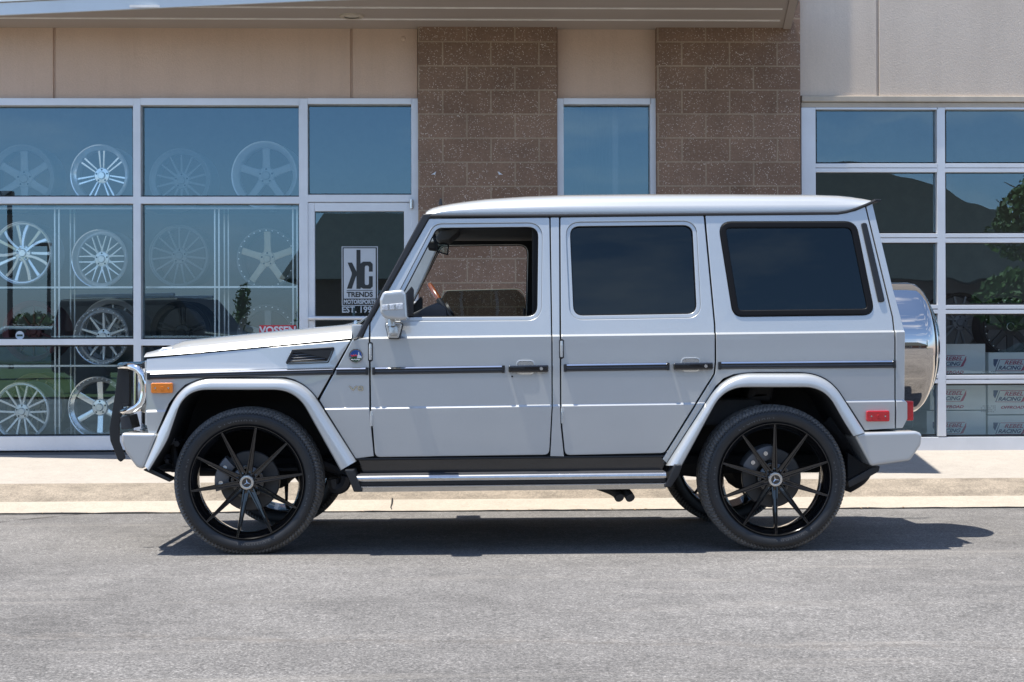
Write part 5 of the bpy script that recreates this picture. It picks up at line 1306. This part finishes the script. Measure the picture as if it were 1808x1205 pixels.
hip(bx0-ov, bx1+ov, by0-ov, by1+ov, 3.6, 3.1, .9); hip(9.0, 25, by0-1, by1+ov+.1, 3.62, 5.2, 6.2); bmesh.ops.recalc_face_normals(bm, faces=bm.faces); obj('roof', bm, M['shingle'], t, smooth=0)
for k in range(6):
    x = bx0+2+k*4; bm = B(); box(bm, x, x+1.3, by1, by1+.06, 1.3, 3.2); w_ = obj('window', bm, M['decal_light'], t); bm = B(); box(bm, x+.1, x+1.2, by1+.05, by1+.08, 1.4, 3.1); obj('pane', bm, M['black_gloss'], w_)
bm = B(); box(bm, bx0-.05, bx1+.05, by1+.001, by1+.05, .1, 1.0); obj('stone_base', bm, M['sidewalk'], t, smooth=0)
# parked cars mirrored in the big window
def parked(name, loc, rz, s, label, paint, prof, glassp, wb):
    t = thing(name, loc, label, 'car', rz=rz)
    sc_ = lambda pl: [(a*s, b*s) for a, b in pl]
    b = plate(rnd(sc_(prof), .08*s), [], -.9*s, 1.8*s, .10*s, 4); obj('body', b, paint, t, local=True, smooth=45)
    for sd in (-1, 1): obj('side_glass', plate(rnd(sc_(glassp), .05), [], sd*.905*s-.01, .02, .004), M['black_gloss'], t, local=True)
    for x in wb:
        for sd in (-1, 1):
            b = B(); lathe(b, [(-.11*s, 0), (-.11*s, .22*s), (-.12*s, .24*s), (-.12*s, .34*s), (-.08*s, .37*s), (.08*s, .37*s), (.12*s, .34*s), (.12*s, 0)], (x*s, sd*.84*s, .37*s), 28, 'y'); w_ = obj('wheel', b, M['tyre'], t, local=True)
            b = B(); lathe(b, [(-.125*s, 0), (-.125*s, .2*s), (-.115*s, .23*s)], (x*s, sd*.84*s, .37*s), 20, 'y'); obj('rim', b, M['satin'], w_, local=True)
    for sd in (-1, 1):
        b = B(); x0 = min(p[0] for p in prof)*s; box(b, x0-.01, x0+.08, sd*.72*s-.1, sd*.72*s+.1, .85*s, 1.25*s, .02); obj('tail_lamp', b, M['red'], t, local=True)
    return t
blackp = simple('black_paint', (.006, .006, .007), .45); whitep = simple('white_paint', (.72, .72, .71), .25, coat=1)
parked('suv', (-4.6, -12.6, .15), radians(18), 1.0, 'black full-size wagon with roof glare built as silver bars parked facing right behind the camera', blackp, [(-2.35, .45), (-2.4, 1.2), (-2.15, 1.93), (.45, 1.93), (1.05, 1.28), (2.3, 1.15), (2.45, .5)], [(-2.0, 1.28), (-1.95, 1.78), (.38, 1.78), (.80, 1.28)], (-1.45, 1.5))
t = [o for o in bpy.data.objects if o.get('label', '').startswith('black full-size')][0]; bm = B()
for sd in (-1, 1): box(bm, -1.9, .35, sd*.80-.04, sd*.80+.04, 1.95, 2.02, .01)
obj('roof_side_bar', bm, M['satin'], t, local=True)  # silver bars standing in for sun glare along the roof
bm = B()
for sd in (-1, 1): box(bm, -2.3, 2.1, sd*.93-.01, sd*.93+.01, 1.14, 1.19, .004)
obj('crease_strip', bm, M['mirror_rim'], t, local=True)  # bright door crease line put in as a chrome strip
parked('sedan', (-11.2, -25, .25), radians(160), 1.0, 'white saloon car parked on the grass edge behind the black wagon', whitep, [(-2.2, .4), (-2.25, .95), (-1.3, 1.02), (-.75, 1.45), (.7, 1.45), (1.35, 1.0), (2.15, .85), (2.2, .4)], [(-1.05, 1.05), (-.65, 1.36), (.6, 1.36), (1.05, 1.05)], (-1.35, 1.35))
